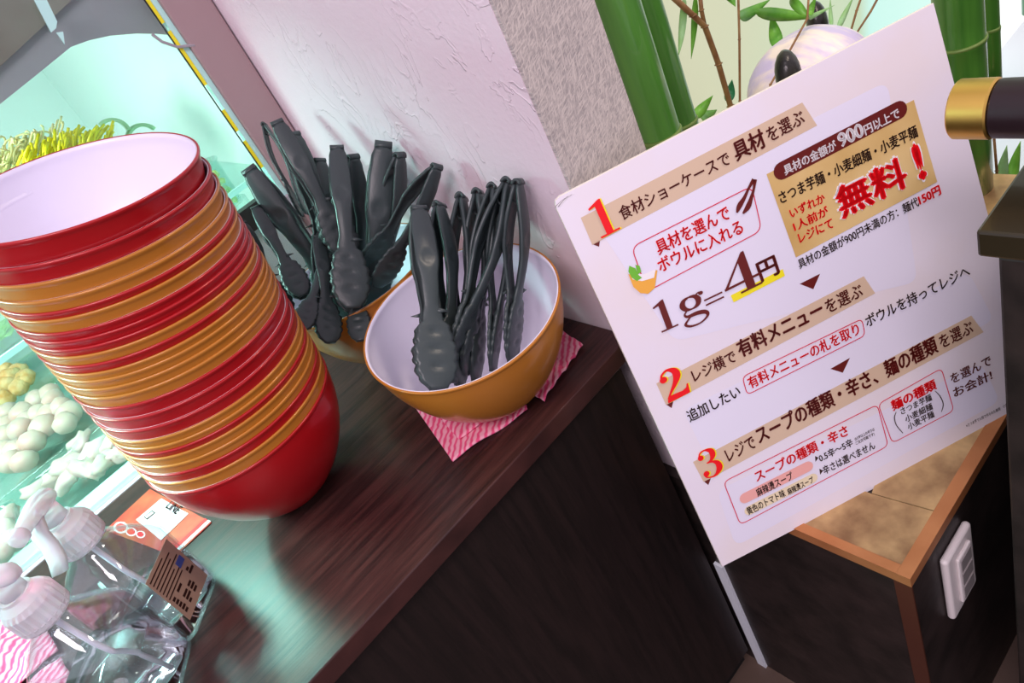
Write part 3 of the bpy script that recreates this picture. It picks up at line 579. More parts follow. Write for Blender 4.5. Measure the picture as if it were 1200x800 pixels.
# ---------------------------------------------------------------- spray bottles
def rrect(cx, cy, hx, hy, rad, z, n=6):
    pts = []
    for sx, sy, a0 in ((1, 1, 0), (-1, 1, 90), (-1, -1, 180), (1, -1, 270)):
        for k in range(n + 1):
            a = math.radians(a0 + 90 * k / n); pts.append(V((cx + sx * (hx - rad) + rad * math.cos(a), cy + sy * (hy - rad) + rad * math.sin(a), z)))
    return pts
def loft(rings, closed=False):
    n = len(rings[0]); m = len(rings); v = [p for r in rings for p in r]
    f = [(i * n + k, i * n + (k + 1) % n, ((i + 1) % m) * n + (k + 1) % n, ((i + 1) % m) * n + k) for i in range(m if closed else m - 1) for k in range(n)]
    if not closed: f += [tuple(range(n))[::-1], tuple(range((m - 1) * n, m * n))]
    return G().add(v, f)
def bottle(capx, capy, rot, head_rot, label, level, sticker):
    SB = 1.28; p = on_z(capx, capy, CT); base = V((p.x, p.y, CT + .0004))
    r = empty('spray_bottle', base, label, 'bottle', 'clear spray bottles'); r.rotation_euler = (0, 0, rot); r.scale = (SB, SB, SB)
    def shell(ins):
        hx, hy = .0315 - ins, .0315 - ins
        rs = [rrect(0, 0, hx - .004, hy - .004, .010, .0 + ins), rrect(0, 0, hx - .001, hy - .001, .012, .003 + ins * .6), rrect(0, 0, hx, hy, .012, .008), rrect(0, 0, hx, hy, .012, .066),
              rrect(0, 0, hx - .002, hy - .002, .012, .073), rrect(0, 0, hx - .008, hy - .008, .012, .083)]
        return rs + [rrect(0, 0, q - ins, q - ins, q - ins - .0001, z) for q, z in ((.0165, .093), (.0135, .097), (.0135, .104))]
    o_, i_ = shell(0), shell(.0012)
    loft(o_ + i_[::-1], closed=True)
    g = G(); n = len(o_[0]); rings = o_ + i_[::-1]
    g.add([p_ for q in rings for p_ in q], [(i * n + k, i * n + (k + 1) % n, (i + 1) * n + (k + 1) % n, (i + 1) * n + k) for i in range(len(rings) - 1) for k in range(n)] + [tuple(range(n))[::-1], tuple(range((len(rings) - 1) * n, len(rings) * n))])
    g.build('bottle_body', M['bottle'], r, True, local=True)
    loft([rrect(0, 0, .0262, .0262, .009, .0022), rrect(0, 0, .0296, .0296, .011, .0065), rrect(0, 0, .0298, .0298, .011, level)]).build('liquid', M['water'], r, True, local=True)
    G().tube([(0, 0, .102), (.002, .001, .06), (.007, .003, .03), (.012, .005, .006)], .0020, 8).build('dip_tube', M['tube'], r, True, local=True)
    # screw cap with ribs
    prof = []
    cap = G(); rings = []
    for rr, z in ((.0160, .0985), (.0168, .1000), (.0168, .1150), (.0150, .1190), (.0110, .1230), (.0105, .1250)):
        rings.append([V(((rr + (.0006 if (k % 2 and .099 < z < .118) else 0)) * math.cos(2 * math.pi * k / 48), (rr + (.0006 if (k % 2 and .099 < z < .118) else 0)) * math.sin(2 * math.pi * k / 48), z)) for k in range(48)])
    capo = loft(rings).build('screw_cap', M['sprayer'], r, False, local=True)
    for z in (.1005, .1035): G().lathe([(.0140, z - .0005), (.0172, z - .0005), (.0172, z + .0006), (.0140, z + .0006)], 32, closed=True).build('cap_band', M['sprayer'], capo, True, local=True)
    # trigger head, built along +x then turned about the bottle axis
    ca, sa = math.cos(head_rot), math.sin(head_rot)
    def rt(pts): return [V((p_[0] * ca - p_[1] * sa, p_[0] * sa + p_[1] * ca, p_[2])) for p_ in pts]
    def sec(x, z, hw, hh): x *= .85; z = .125 + (z - .125) * .85; hw *= .85; hh *= .85; return rt([(x, hw * math.cos(a), z + hh * math.sin(a)) for a in [2 * math.pi * k / 16 for k in range(16)]])
    hd = loft([sec(-.018, .140, .004, .003), sec(-.013, .142, .0085, .007), sec(-.002, .143, .0095, .0090), sec(.010, .1445, .0088, .0080), sec(.022, .1455, .0072, .0060), sec(.030, .1455, .0066, .0056)]).build('spray_head', M['sprayer'], r, True, local=True)
    loft([[V((.0085 * math.cos(2 * math.pi * k / 16), .0085 * math.sin(2 * math.pi * k / 16), z)) for k in range(16)] for z in (.124, .137)]).build('head_neck', M['sprayer'], r, True, local=True)
    loft([sec(.0305, .1455, .0064, .0064), sec(.0315, .1455, .0072, .0072), sec(.0395, .1455, .0062, .0062), sec(.0400, .1455, .0030, .0030)]).build('nozzle', M['sprayer'], r, True, local=True)
    tr = []
    for x, z, hw in ((.012, .138, .0060), (.019, .130, .0065), (.021, .121, .0065), (.026, .112, .0070), (.033, .106, .0060)):
        tr.append(rt([(x - .0016, -hw, z), (x - .0016, hw, z), (x + .0016, hw * .8, z + .001), (x + .0016, -hw * .8, z + .001)]))
    loft(tr).build('trigger', M['sprayer'], r, True, local=True)
    if sticker:
        st = G().box((.03165, -.019, .014), (.0319, .019, .062)).build('sticker', M['kraft'], r, local=True)
        g = G()
        for k in range(12):
            z = .058 - k * .0034
            if k < 7: g.box((.0320, -.017, z), (.03215, random.uniform(.004, .016), z + .0010))
            else:
                for y in (-.016, -.008, .001, .010):
                    if random.random() < .75: g.box((.0320, y, z - .001), (.03215, y + random.uniform(.003, .007), z + .0012))
        g.build('sticker_print', M['ink'], st, local=True)
        G().box((.0320, .008, .040), (.0322, .016, .046)).build('sticker_mark', mat('blue mark', (.05, .08, .3), .4), st, local=True)
    return r
bottle(208, 722, -.78, 4.9, 'clear square spray bottle with a kraft sticker, next to the red leaflet', .030, True)
bottle(178, 806, -.6, 3.1, 'clear square spray bottle without a sticker, nearest the lower left corner', .045, False)
# ---------------------------------------------------------------- box pillar with gold top, outlet
BZ = EYE.z - .692; BX, BY = .360, .228
bl = empty('square_pillar', (BX + .4, .5, 0), 'low black brown box pillar with gold sheet top and copper edging', 'pillar')
G().box((BX + .0015, BY + .0015, 0), (1.02, .848, BZ - .004)).build('box_body', M['block'], bl)
G().box((BX, BY, BZ - .014), (1.02, BY + .0128, BZ)).build('edge_trim', M['copper'], bl)
G().box((BX, BY + .0129, BZ - .014), (BX + .0105, CY - .006, BZ)).build('edge_trim', M['copper'], bl)
G().box((BX, BY, 0), (BX + .0018, BY + .017, BZ - .0141)).build('corner_trim', M['copper_shaded'], bl)
def bpt(x, y, z=BZ - .0035): return on_z(x, y, z)
sA = [V((BX + .0108, BY + .0131, BZ - .0035)), bpt(1093, 600), bpt(1046, 587), bpt(1022, 580), bpt(1009, 575), V((BX + .0108, .340, BZ - .0035))]
sA[1] = V((bpt(1093, 600).x, BY + .0131, BZ - .0035))
g1 = G().prism([sA[0], sA[1], sA[2], sA[3], sA[4], sA[5]], (0, 0, .0022)).build('gold_sheet', M['gold_sheet'], bl)
e3 = bpt(1027, 566); 
g2 = G().prism([V((sA[1].x + .0008, BY + .0131, BZ - .0035)), V((1.015, BY + .0131, BZ - .0035)), V((1.015, .846, BZ - .0035)), V((e3.x + .05, .846, BZ - .0035)), e3, sA[3] + V((.0006, .0003, 0)), sA[2] + V((.0006, .0003, 0))], (0, 0, .0028)).build('gold_sheet', M['gold_sheet'], bl)
# outlet plate on the -Y face
op = [on_y(*p, BY) for p in ((1101, 648), (1134, 606), (1140, 676), (1111, 720))]
ox0, ox1 = BX + .053, BX + .110; oz1, oz0 = EYE.z - .734, EYE.z - .842
ou = empty('wall_outlet', ((ox0 + ox1) / 2, BY, (oz0 + oz1) / 2), 'ivory outlet plate on the dark side of the box pillar', 'outlet')
pl = bevel(G().box((ox0, BY - .0075, oz0), (ox1, BY + .001, oz1)).build('plate', M['ivory'], ou), .004, 4)
bevel(G().box((ox0 + .016, BY - .011, oz0 + .016), (ox1 - .012, BY - .0072, oz1 - .014)).build('rocker', M['ivory'], ou), .002, 2)
g = G()
for k in range(3): g.box((ox0 + .0195, BY - .0118, oz0 + .022 + k * .024), (ox1 - .0155, BY - .0111, oz0 + .041 + k * .024))
g.build('rocker_face', M['grey'], ou)
# ---------------------------------------------------------------- the sign board
S0 = V((.345, .479, EYE.z - .280)); e1 = V((.883, -.470, -.022)).normalized(); e2 = V((-.141, -.219, -.965)); e2 = (e2 - e1 * e2.dot(e1)).normalized(); SN = e2.cross(e1).normalized()   # SN faces the camera
SW, SH = .371, .4265
def sp(u, v, z=0): return S0 + e1 * u + e2 * v + SN * z
def s_uv(x, y):
    r = ray(x, y); p = EYE + r * ((S0 - EYE).dot(SN) / r.dot(SN)) - S0; return p.dot(e1), p.dot(e2)
sg = empty('instruction_sign', sp(SW / 2, SH), 'large white Japanese instruction sign board leaning before the bamboo', 'sign')
G().prism([sp(.007, 0, -.0005), sp(SW, 0, -.0005), sp(SW, SH, -.0005), sp(0, SH, -.0005), sp(0, .007, -.0005), sp(.002, .002, -.0005)], SN * -.005).build('foam_board', M['foam'], sg)
G().prism([sp(.007, .0003, -.0004), sp(SW - .0003, .0003, -.0004), sp(SW - .0003, SH - .0003, -.0004), sp(.0003, SH - .0003, -.0004), sp(.0003, .007, -.0004), sp(.002, .002, -.0004)], SN * .0004).build('printed_sheet', M['paper'], sg)
LAY = [0]
def flat(uv, mt, nm='print', z=.0002):
    vs = [sp(u, v, z) for u, v in uv]; return mesh_obj(nm, vs, [tuple(range(len(vs)))], mt, sg)
def px(l): return [s_uv(*p) for p in l]
def rr_uv(q, rad, n=6):                     # rounded quad in uv (q = TL, TR, BR, BL)
    out = []
    for i in range(4):
        p = V(q[i]); a = (V(q[i - 1]) - p).normalized(); b = (V(q[(i + 1) % 4]) - p).normalized()
        p0 = p + a * rad; p1 = p + b * rad
        for k in range(n + 1):
            t = k / n; out.append(tuple(p0 * (1 - t) ** 2 + p * 2 * t * (1 - t) + p1 * t * t))
    return out
def rbox(q, rad, mt, lw=.0009, z=.0006):
    q = [V(p) for p in px(q)]; o_ = rr_uv(q, rad); c0 = sum(q, V((0, 0))) / 4; n = len(o_); i_ = []
    for k in range(n):
        t = (V(o_[(k + 1) % n]) - V(o_[k - 1])).normalized(); nn = V((-t.y, t.x)); 
        if nn.dot(c0 - V(o_[k])) < 0: nn = -nn
        i_.append(tuple(V(o_[k]) + nn * lw))
    mesh_obj('outline_box', [sp(*p, z) for p in o_ + i_], [(k, (k + 1) % n, n + (k + 1) % n, n + k) for k in range(n)], mt, sg)
PXM = .00075                                 # metres of sign per pixel, roughly
def line(body, p0, p1, h, mt, bold=.0, z=.0008, skew=0):
    a = V(s_uv(*p0)); b = V(s_uv(*p1)); vs, fs = text_mesh(body, bold * 1.15 + .008); x0 = min(v.x for v in vs); x1 = max(v.x for v in vs); y0 = min(v.y for v in vs); y1 = max(v.y for v in vs)
    if not any(ord(ch) > 0x2000 for ch in body): y0 = 0
    d = b - a; L = d.length; d.normalize(); n_ = V((d.y, -d.x))       # up in uv (v runs down)
    q0 = V(((p0[0] + p1[0]) / 2, (p0[1] + p1[1]) / 2)); dd = V((p1[0] - p0[0], p1[1] - p0[1])).normalized(); q1 = q0 + V((dd.y, -dd.x)) * h * 1.06
    kx = L / (x1 - x0); ky = abs((V(s_uv(*q1)) - V(s_uv(*q0))).dot(n_)) / (y1 - y0)
    mesh_obj('lettering', [sp(*(a + d * (v.x - x0) * kx + n_ * (v.y - y0) * ky), z) for v in vs], fs, mt, sg)
# soft lilac panels of the print
for q in ([(700, 265), (1040, 95), (1075, 330), (790, 400)], [(800, 480), (1135, 318), (1150, 330), (1165, 375), (830, 540)], [(840, 575), (1150, 425), (1172, 470), (862, 640)]):
    flat(rr_uv([V(p) for p in px([q[0], q[1], q[2 if len(q) == 4 else 3], q[-1]])], .012), M['paper_panel'], 'print_panel', .0001)
flat(px([(680.5, 255), (940, 120), (957.5, 147), (694, 287)]), M['tan'], 'heading_band')
flat(px([(769, 449), (1012, 323.5), (1025.5, 343.5), (780.5, 474.5)]), M['tan'], 'heading_band')
flat(px([(812, 541), (1138, 369.5), (1152.5, 389), (824.5, 564.5)]), M['tan'], 'heading_band')
for q in ([(694, 286), (703, 281), (702, 289)], [(781, 474), (789, 470), (787, 478)], [(825, 564), (833, 560), (830, 568)]): flat(px(q), M['maroon'], 'band_fold')
# serif figures drawn as variable-width strokes
def ribbon(pts):
    L_ = []; Rr = []
    P = []
    n = len(pts)
    for i in range(n - 1):                  # Catmull-Rom
        p0 = pts[max(i - 1, 0)]; p1 = pts[i]; p2 = pts[i + 1]; p3 = pts[min(i + 2, n - 1)]
        for k in range(6):
            t = k / 6; P.append([.5 * ((2 * b) + (-a + c) * t + (2 * a - 5 * b + 4 * c - d) * t * t + (-a + 3 * b - 3 * c + d) * t ** 3) for a, b, c, d in zip(p0, p1, p2, p3)])
    P.append(list(pts[-1])); m = len(P)
    for i, (x, y, w_) in enumerate(P):
        a = P[max(i - 1, 0)]; b = P[min(i + 1, m - 1)]; t = V((b[0] - a[0], b[1] - a[1])).normalized(); nn = V((-t.y, t.x)) * w_ / 2
        L_.append((x + nn.x, y + nn.y)); Rr.append((x - nn.x, y - nn.y))
    return L_ + Rr, [(i, i + 1, m + i + 1, m + i) for i in range(m - 1)]
def disc(x, y, r, n=16): return [(x + r * math.cos(2 * math.pi * k / n), y + r * math.sin(2 * math.pi * k / n)) for k in range(n)], [tuple(range(n))]
def poly(*p): return list(p), [tuple(range(len(p)))]
GL = {
 '1': [poly((.24, .05), (.46, .05), (.46, 1), (.24, .86)), poly((.04, 0), (.66, 0), (.66, .05), (.04, .05)), poly((.04, .83), (.24, .86), (.46, 1), (.40, 1), (.04, .88))],
 '2': [ribbon([(.13, .72, .05), (.16, .88, .06), (.33, .97, .07), (.50, .86, .17), (.52, .68, .20), (.40, .48, .13), (.22, .28, .07), (.09, .12, .05)]), disc(.17, .74, .10), poly((.05, .06), (.12, .20), (.5, .16), (.62, .20), (.66, .30), (.70, .30), (.66, 0), (.05, 0))],
 '3': [disc(.15, .78, .09), disc(.14, .20, .095), ribbon([(.10, .80, .04), (.18, .94, .05), (.34, .97, .06), (.50, .87, .16), (.51, .70, .17), (.40, .56, .08), (.26, .53, .04)]), ribbon([(.28, .53, .04), (.44, .50, .08), (.56, .38, .16), (.56, .20, .19), (.42, .05, .10), (.26, .02, .05), (.10, .10, .05), (.09, .22, .05)])],
 '4': [poly((.44, 0.05), (.62, .05), (.62, 1), (.56, 1), (.44, .80)), poly((.02, .24), (.78, .24), (.78, .30), (.02, .30)), poly((.02, .27), (.09, .27), (.60, 1), (.56, 1)), poly((.30, 0), (.76, 0), (.76, .05), (.30, .05))],
 'g': [ribbon([(.32, .70, .05), (.18, .65, .11), (.12, .50, .14), (.18, .35, .11), (.32, .30, .05), (.46, .35, .11), (.52, .50, .14), (.46, .65, .11), (.32, .70, .05)]), ribbon([(.20, .33, .04), (.10, .22, .05), (.16, .12, .09), (.40, .10, .13), (.58, .02, .12), (.60, -.12, .07), (.40, -.24, .05), (.16, -.22, .07), (.04, -.10, .07), (.14, .02, .05), (.22, .08, .04)]), ribbon([(.46, .62, .04), (.54, .70, .04), (.60, .70, .05)]), disc(.62, .66, .06)],
 '=': [poly((.02, .18), (.66, .18), (.66, .25), (.02, .25)), poly((.02, .40), (.66, .40), (.66, .47), (.02, .47))],
}
def glyph(ch, p0, p1, h, mt, z=.0010, off=(0, 0)):
    """p0 bottom-left px, p1 bottom-right px of a unit of width .7"""
    a = V(s_uv(*p0)); b = V(s_uv(*p1)); d = b - a; L = d.length; d.normalize(); n_ = V((d.y, -d.x)); vs = []; fs = []
    for v, f in GL[ch]:
        k0 = len(vs); vs += v; fs += [tuple(i + k0 for i in q) for q in f]
    mesh_obj('numeral', [sp(*(a + V(off) + d * x / .7 * L + n_ * y * h * PXM), z + .00002 * (i % 3)) for i, (x, y) in enumerate(vs)], fs, mt, sg)
for ch, p0, p1, h in (('1', (703, 280), (728, 267), 44), ('2', (781, 473), (810, 458), 44), ('3', (825, 563), (850, 551), 44)):
    glyph(ch, p0, p1, h, M['yellow'], .0009, (.0013, .0004)); glyph(ch, p0, p1, h, M['red_ink'], .0012)
T = line
T('食材ショーケースで', (729, 259), (857, 192), 16, M['maroon'], .006)
T('具材', (863, 190), (899, 171.5), 22, M['maroon'], .022)
T('を選ぶ', (902, 167.5), (944, 144), 16.5, M['maroon'], .008)
rbox([(739, 289), (881, 217), (893, 270), (758, 342)], .009, M['crimson'])
T('具材を選んで', (772, 299.5), (857, 256), 17, M['red_ink'], .014)
T('ボウルに入れる', (774, 320), (872, 272.5), 16, M['red_ink'], .014)
# tongs pictogram
pt_, pf_ = ribbon([(866, 247, 4), (872, 236, 6), (876, 224, 4), (883, 211, 5)]); 
def px_ribbon(pts, mt, z=.001):
    v, f = ribbon(pts); mesh_obj('pictogram', [sp(*s_uv(*p), z) for p in v], f, mt, sg)
px_ribbon([(863, 249, 2), (866, 241, 6), (872, 231, 4), (877, 220, 3), (883, 210, 5)], M['maroon']); px_ribbon([(870, 250, 2), (876, 242, 6), (880, 231, 4), (883, 220, 3), (884, 210, 5)], M['maroon'])
# bowl pictogram
flat(px([(736, 321), (742, 336), (750, 343), (759, 344), (767, 337), (770, 316), (754, 322)]), M['orange_ink'], 'pictogram', .0009)
flat(px([(738, 320), (754, 321), (768, 315), (766, 325), (752, 329), (741, 327)]), M['white_ink'], 'pictogram', .0010)
flat(px([(736, 318), (737, 311), (744, 314), (748, 322), (752, 325), (746, 329), (740, 325)]), M['green_ink'], 'pictogram', .0011)
flat(px([(744, 310), (749, 311), (751, 318), (747, 321)]), M['green_ink'], 'pictogram', .0012)
# 1g = 4 yen
flat(px([(856, 346), (917, 315), (919.5, 323), (859.5, 354)]), M['yellow'], 'underline', .0005)
glyph('1', (774, 390), (796, 380), 40, M['maroon']); glyph('g', (800, 378), (832, 363), 40, M['maroon']); glyph('=', (828, 363), (851, 352), 30, M['maroon']); glyph('4', (852, 352), (890, 333), 50, M['maroon'])
T('円', (892, 331), (914.5, 320), 22, M['maroon'], .02)
# gold offer box
flat(px([(898, 204), (1070.5, 117), (1098, 213), (932.5, 301.5)]), M['gold_print'], 'offer_box', .0004)
def pill(c0, c1, r, mt, z=.0006, outline=None):
    a = V(s_uv(*c0)); b = V(s_uv(*c1)); d = (b - a).normalized(); n_ = V((-d.y, d.x)); R_ = r * PXM; o_ = []
    for k in range(9): t = math.pi / 2 + math.pi * k / 8; o_.append(a + d * math.cos(t) * R_ + n_ * math.sin(t) * R_)
    for k in range(9): t = -math.pi / 2 + math.pi * k / 8; o_.append(b + d * math.cos(t) * R_ + n_ * math.sin(t) * R_)
    flat([tuple(p) for p in o_], mt, 'pill', z)
pill((916, 200), (1053, 129), 10.6, M['maroon'])
T('具材の金額が', (920, 206), (981, 175), 11.5, M['white_ink'], .02); T('900', (984, 173), (1013, 158), 15, M['white_ink'], .03); T('円以上で', (1014, 159), (1055, 137.5), 11.5, M['white_ink'], .02)
T('さつま芋麺・小麦細麺・小麦平麺', (915, 239.5), (1076, 160), 14, M['ink'], .016)
T('いずれか', (927, 256), (967.5, 236.5), 11, M['red_ink'], .022); T('1人前が', (931, 271.5), (971.5, 251.5), 11, M['red_ink'], .022); T('レジにて', (937, 285), (977, 266), 11, M['red_ink'], .022)
T('無料', (984, 260), (1067, 218), 39, M['white_ink'], .055, .0009); T('無料', (986, 258.5), (1066, 218), 36, M['red_ink'], .030, .0011)
T('!', (1075, 211), (1087, 205), 41, M['white_ink'], .10, .0009); T('!', (1076.5, 210), (1086, 205), 38, M['red_ink'], .05, .0011)
T('具材の金額が900円未満の方：麺代', (937, 315.5), (1077, 241), 11, M['ink'], .01); T('150円', (1077.5, 241), (1103, 227.5), 11, M['red_ink'], .03)
flat(px([(937, 332.5), (961, 320.5), (953, 338.7)]), M['maroon'], 'arrow_mark'); flat(px([(973, 432), (996, 419), (987.5, 436.5)]), M['maroon'], 'arrow_mark')
T('レジ横で', (814, 448), (864, 423), 14.5, M['maroon'], .01); T('有料メニュー', (868, 420), (966.5, 370), 20, M['maroon'], .024); T('を選ぶ', (970, 368), (1012, 346.5), 15.5, M['maroon'], .008)
T('追加したい', (808.5, 495), (869, 463.5), 14, M['ink'], .008)
rbox([(869, 441), (1010, 372.5), (1014, 393), (875, 463)], .006, M['crimson'])
T('有料メニューの札を取り', (879, 456), (1008, 391), 13.5, M['red_ink'], .014); T('ボウルを持ってレジへ', (1016, 384), (1137, 323), 13.5, M['ink'], .008)
T('レジで', (854, 541), (887, 523), 14.5, M['maroon'], .01); T('スープの種類・辛さ、麺の種類', (890, 521), (1100, 412), 19.5, M['maroon'], .024); T('を選ぶ', (1103, 409), (1141, 389.5), 15, M['maroon'], .008)
rbox([(847, 564), (1028, 473), (1041, 522), (867, 615)], .007, M['crimson']); rbox([(1028, 473), (1103, 430.5), (1118, 481), (1045, 519.5)], .007, M['crimson'])
T('スープの種類・辛さ', (887, 565), (995, 509), 12.5, M['red_ink'], .02)
pill((873, 583), (946, 546.5), 8, M['pink_pill']); pill((878, 597.5), (952, 560), 7.2, M['cream_pill'])
T('麻辣燙スープ', (888, 582), (930, 561), 9.5, M['ink'], .014); T('黄色のトマト味', (877, 603.5), (921, 581), 9, M['ink'], .014); T('麻辣燙スープ', (924, 580), (954, 564.5), 7.5, M['ink'], .016)
flat(px([(955, 534), (959, 536), (955.5, 541)]), M['ink'], 'bullet'); flat(px([(960, 549), (964.5, 551), (961, 556)]), M['ink'], 'bullet')
T('0.5辛〜5辛', (961, 541.5), (1000, 521.5), 9, M['ink'], .012); T('(0.5辛以上の辛さは', (1002, 516.5), (1025, 504.5), 4.2, M['ink'], .008); T('ご注文可能です)', (1003, 521.5), (1025, 510), 4.2, M['ink'], .008)
T('辛さは選べません', (966, 556), (1026, 525), 9.5, M['ink'], .012)
T('麺の種類', (1046, 482), (1098, 455), 12, M['red_ink'], .03)
T('さつま芋麺', (1056, 486), (1092, 468.5), 7.8, M['ink'], .012); T('小麦細麺', (1061.5, 495), (1093, 479), 7.8, M['ink'], .012); T('小麦平麺', (1064.5, 504), (1095, 488), 7.8, M['ink'], .012)
px_ribbon([(1049.5, 482, .8), (1047.5, 489, 1.1), (1050, 498, 1.1), (1057.5, 507, .8)], M['ink']); px_ribbon([(1095, 457.5, .8), (1101, 464, 1.1), (1104.5, 473, 1.1), (1102.5, 482, .8)], M['ink'])
T('を選んで', (1115, 450), (1162, 427), 11, M['maroon'], .012); T('お会計!', (1118, 466), (1163, 444), 11, M['maroon'], .014)
T('※さつま芋でん粉で作られた春雨', (1132, 500.5), (1172, 480), 3.6, M['ink'], .004); T('小麦麺は', (1175, 478), (1186, 472.5), 3.6, M['ink'], .004)
# film corner at the top left of the board
for k in range(4):
    px_ribbon([(650 + k * 2, 243 - k * .5, 1), (657 + k * 2.2, 236 - k * 1.2, .8), (666 + k * 2.2, 229.5 - k, .6)], M['white_ink'] if k % 2 else M['grey_panel'], .0004)
# ---------------------------------------------------------------- bamboo
def stalk(x, y, Y, rpx, label, nodes=(.35, .75, 1.15, 1.6), top=1.9):
    p = on_y(x, y, Y); dep = R.transposed() @ (p - EYE); rad = rpx / F * dep.z
    r = empty('bamboo_stalk', (p.x, p.y, BZ - .0008), label, 'bamboo', 'green bamboo stalks behind the sign'); pr = []
    z = 0; segs = [n_ - .15 * 0 for n_ in nodes]
    g = G(); prof = [(rad * .98, 0)]
    for n_ in nodes: prof += [(rad, n_ - .03), (rad * 1.00, n_ - .006), (rad * 1.05, n_ - .002), (rad * .985, n_ + .003), (rad * .99, n_ + .03)]
    prof += [(rad * .96, top)]
    G().lathe([(q, z_) for q, z_ in prof], 40, (p.x, p.y, BZ)).build('culm', M['bamboo'], r, True)
    for n_ in nodes: G().lathe([(rad * .99, n_ - .003), (rad * 1.065, n_ - .001), (rad * 1.065, n_ + .001), (rad * .99, n_ + .003)], 40, (p.x, p.y, BZ), closed=True).build('node_ring', M['bamboo_ring'], r, True)
    return r
stalk(722, 2, .535, 27.5, 'broad green bamboo stalk left of the sign, beside the grey wall')
stalk(754, 2, .600, 21, 'green bamboo stalk tucked just behind the broad left one', (.30, .62, .95, 1.5))
stalk(1122, 0, .415, 27, 'broad green bamboo stalk at the top right with a pale joint ring', (.10, .22 + .0, .62, 1.0), 1.2)
stalk(1160, 0, .440, 9.5, 'thin green bamboo stalk right of the ringed one', (.16, .5, .9), 1.2)
stalk(1215, 60, .52, 14, 'pale lit bamboo stalk at the far right edge', (.2, .5, .9), 1.2)
def leafm(a, b, wpx, Y, mt, parent, bend=.004, dy=0):
    a = on_y(*a, Y); b = on_y(*b, Y); b.y += dy; d = b - a; L = d.length; dn = d.normalized(); side = dn.cross(ray(900, 80)).normalized(); nn = side.cross(dn)
    dep = (R.transposed() @ (a - EYE)).z; W = wpx / F * dep / 2; vs = []; N = 10
    for i in range(N + 1):
        t = i / N; w_ = W * (math.sin(math.pi * min(1, t * 1.02) ** .75) ** .8 if 0 < t < 1 else .02)
        c = a + d * t + nn * bend * math.sin(math.pi * t) * 3
        vs += [c - side * w_, c + nn * (-.15 * w_), c + side * w_]
    o = mesh_obj('leaf', vs, [(i * 3 + k, i * 3 + k + 1, i * 3 + k + 4, i * 3 + k + 3) for i in range(N) for k in range(2)], mt, parent, True)
    s = o.modifiers.new('s', 'SOLIDIFY'); s.thickness = .0006; return o
def twig(name_label, Y, stems, leaves):
    base = on_y(*stems[0][0][0], Y); r = empty('bamboo_twig', (base.x, base.y, base.z), name_label, 'twig', 'bamboo twigs behind the sign')
    for pts, rp in stems:
        W = [on_y(*p, Y) for p in pts]; dep = (R.transposed() @ (W[0] - EYE)).z; rad = rp / 2 / F * dep
        G().tube(W, rad, 8).build('stem', M['twig'], r, True)
        for k in range(1, len(W) - 1): G().lathe([(rad * .9, -.001), (rad * 1.5, 0), (rad * .9, .001)], 10, W[k]).build('stem_joint', M['twig'], r, True)
    for a, b, w_, mt, dy in leaves: leafm(a, b, w_, Y, M[mt], r, dy=dy)
    return r
def down(x, y, Y):                           # image point where the vertical through (x, y) meets the ledge
    p = on_y(x, y, Y); c = R.transposed() @ (V((p.x, p.y, BZ)) - EYE); return (600 + F * c.x / c.z, 400 + F * c.y / c.z)
twig('brown forked bamboo twig with long pale leaves, left of centre', .62, [([(880, 230), (856, 124), (842, 75), (826, 31), (812, 18), (788, -4)], 6), ([(826, 31), (822, 12), (820, -10)], 5)],
     [((802, -6), (795, 66), 9, 'leaf_pale', 0), ((815, -6), (825, 68), 8, 'leaf', .02), ((813, 138), (828, 112), 13, 'leaf', -.01), ((824, 140), (862, 128), 24, 'leaf', .03), ((853, 120), (858, 93), 12, 'leaf_dark', 0)])
twig('thin straight bamboo twig carrying two broad leaves', .60, [([(872, 230), (867, 118), (866.5, 46), (865, -10)], 2.6)],
     [((866, 20), (911, -2), 15, 'leaf', .01), ((884, 14), (945, 22), 15, 'leaf', -.02), ((912, 57), (919, 14), 15, 'leaf', .02), ((855, -6), (862, 8), 12, 'leaf', 0), ((885, 112), (885, 100), 7, 'leaf_dark', 0)])
twig('curved bamboo twig passing in front of the panda ears', .455, [([(880, 200), (903, 99), (924, 62), (946, 22), (948, -8)], 2.6)],
     [((947, 20), (932, -4), 11, 'leaf', .005), ((948, 18), (957, -6), 9, 'leaf', 0), ((948, 20), (978, 6), 6, 'leaf_pale', 0)])
twig('slender brown twig pair with pale leaves right of the panda', .66, [([(1040, 190), (996, 40), (1004, 12), (1011, -8)], 2.4), ([(1040, 190), (1001, 43), (1020, 14), (1032, -8)], 2.4)],
     [((982, 34), (1001, -5), 7, 'leaf_pale', 0), ((975, 30), (987, -5), 5, 'leaf_pale', .02)])
twig('bamboo shoots with pale leaves at the right of the sign', .430, [([(1170, 262), (1168, 200), (1164, 150)], 3)],
     [((1172, 256), (1156, 168), 16, 'leaf', .01), ((1170, 258), (1180, 170), 16, 'leaf_pale', 0), ((1182, 240), (1196, 165), 14, 'leaf', 0)])
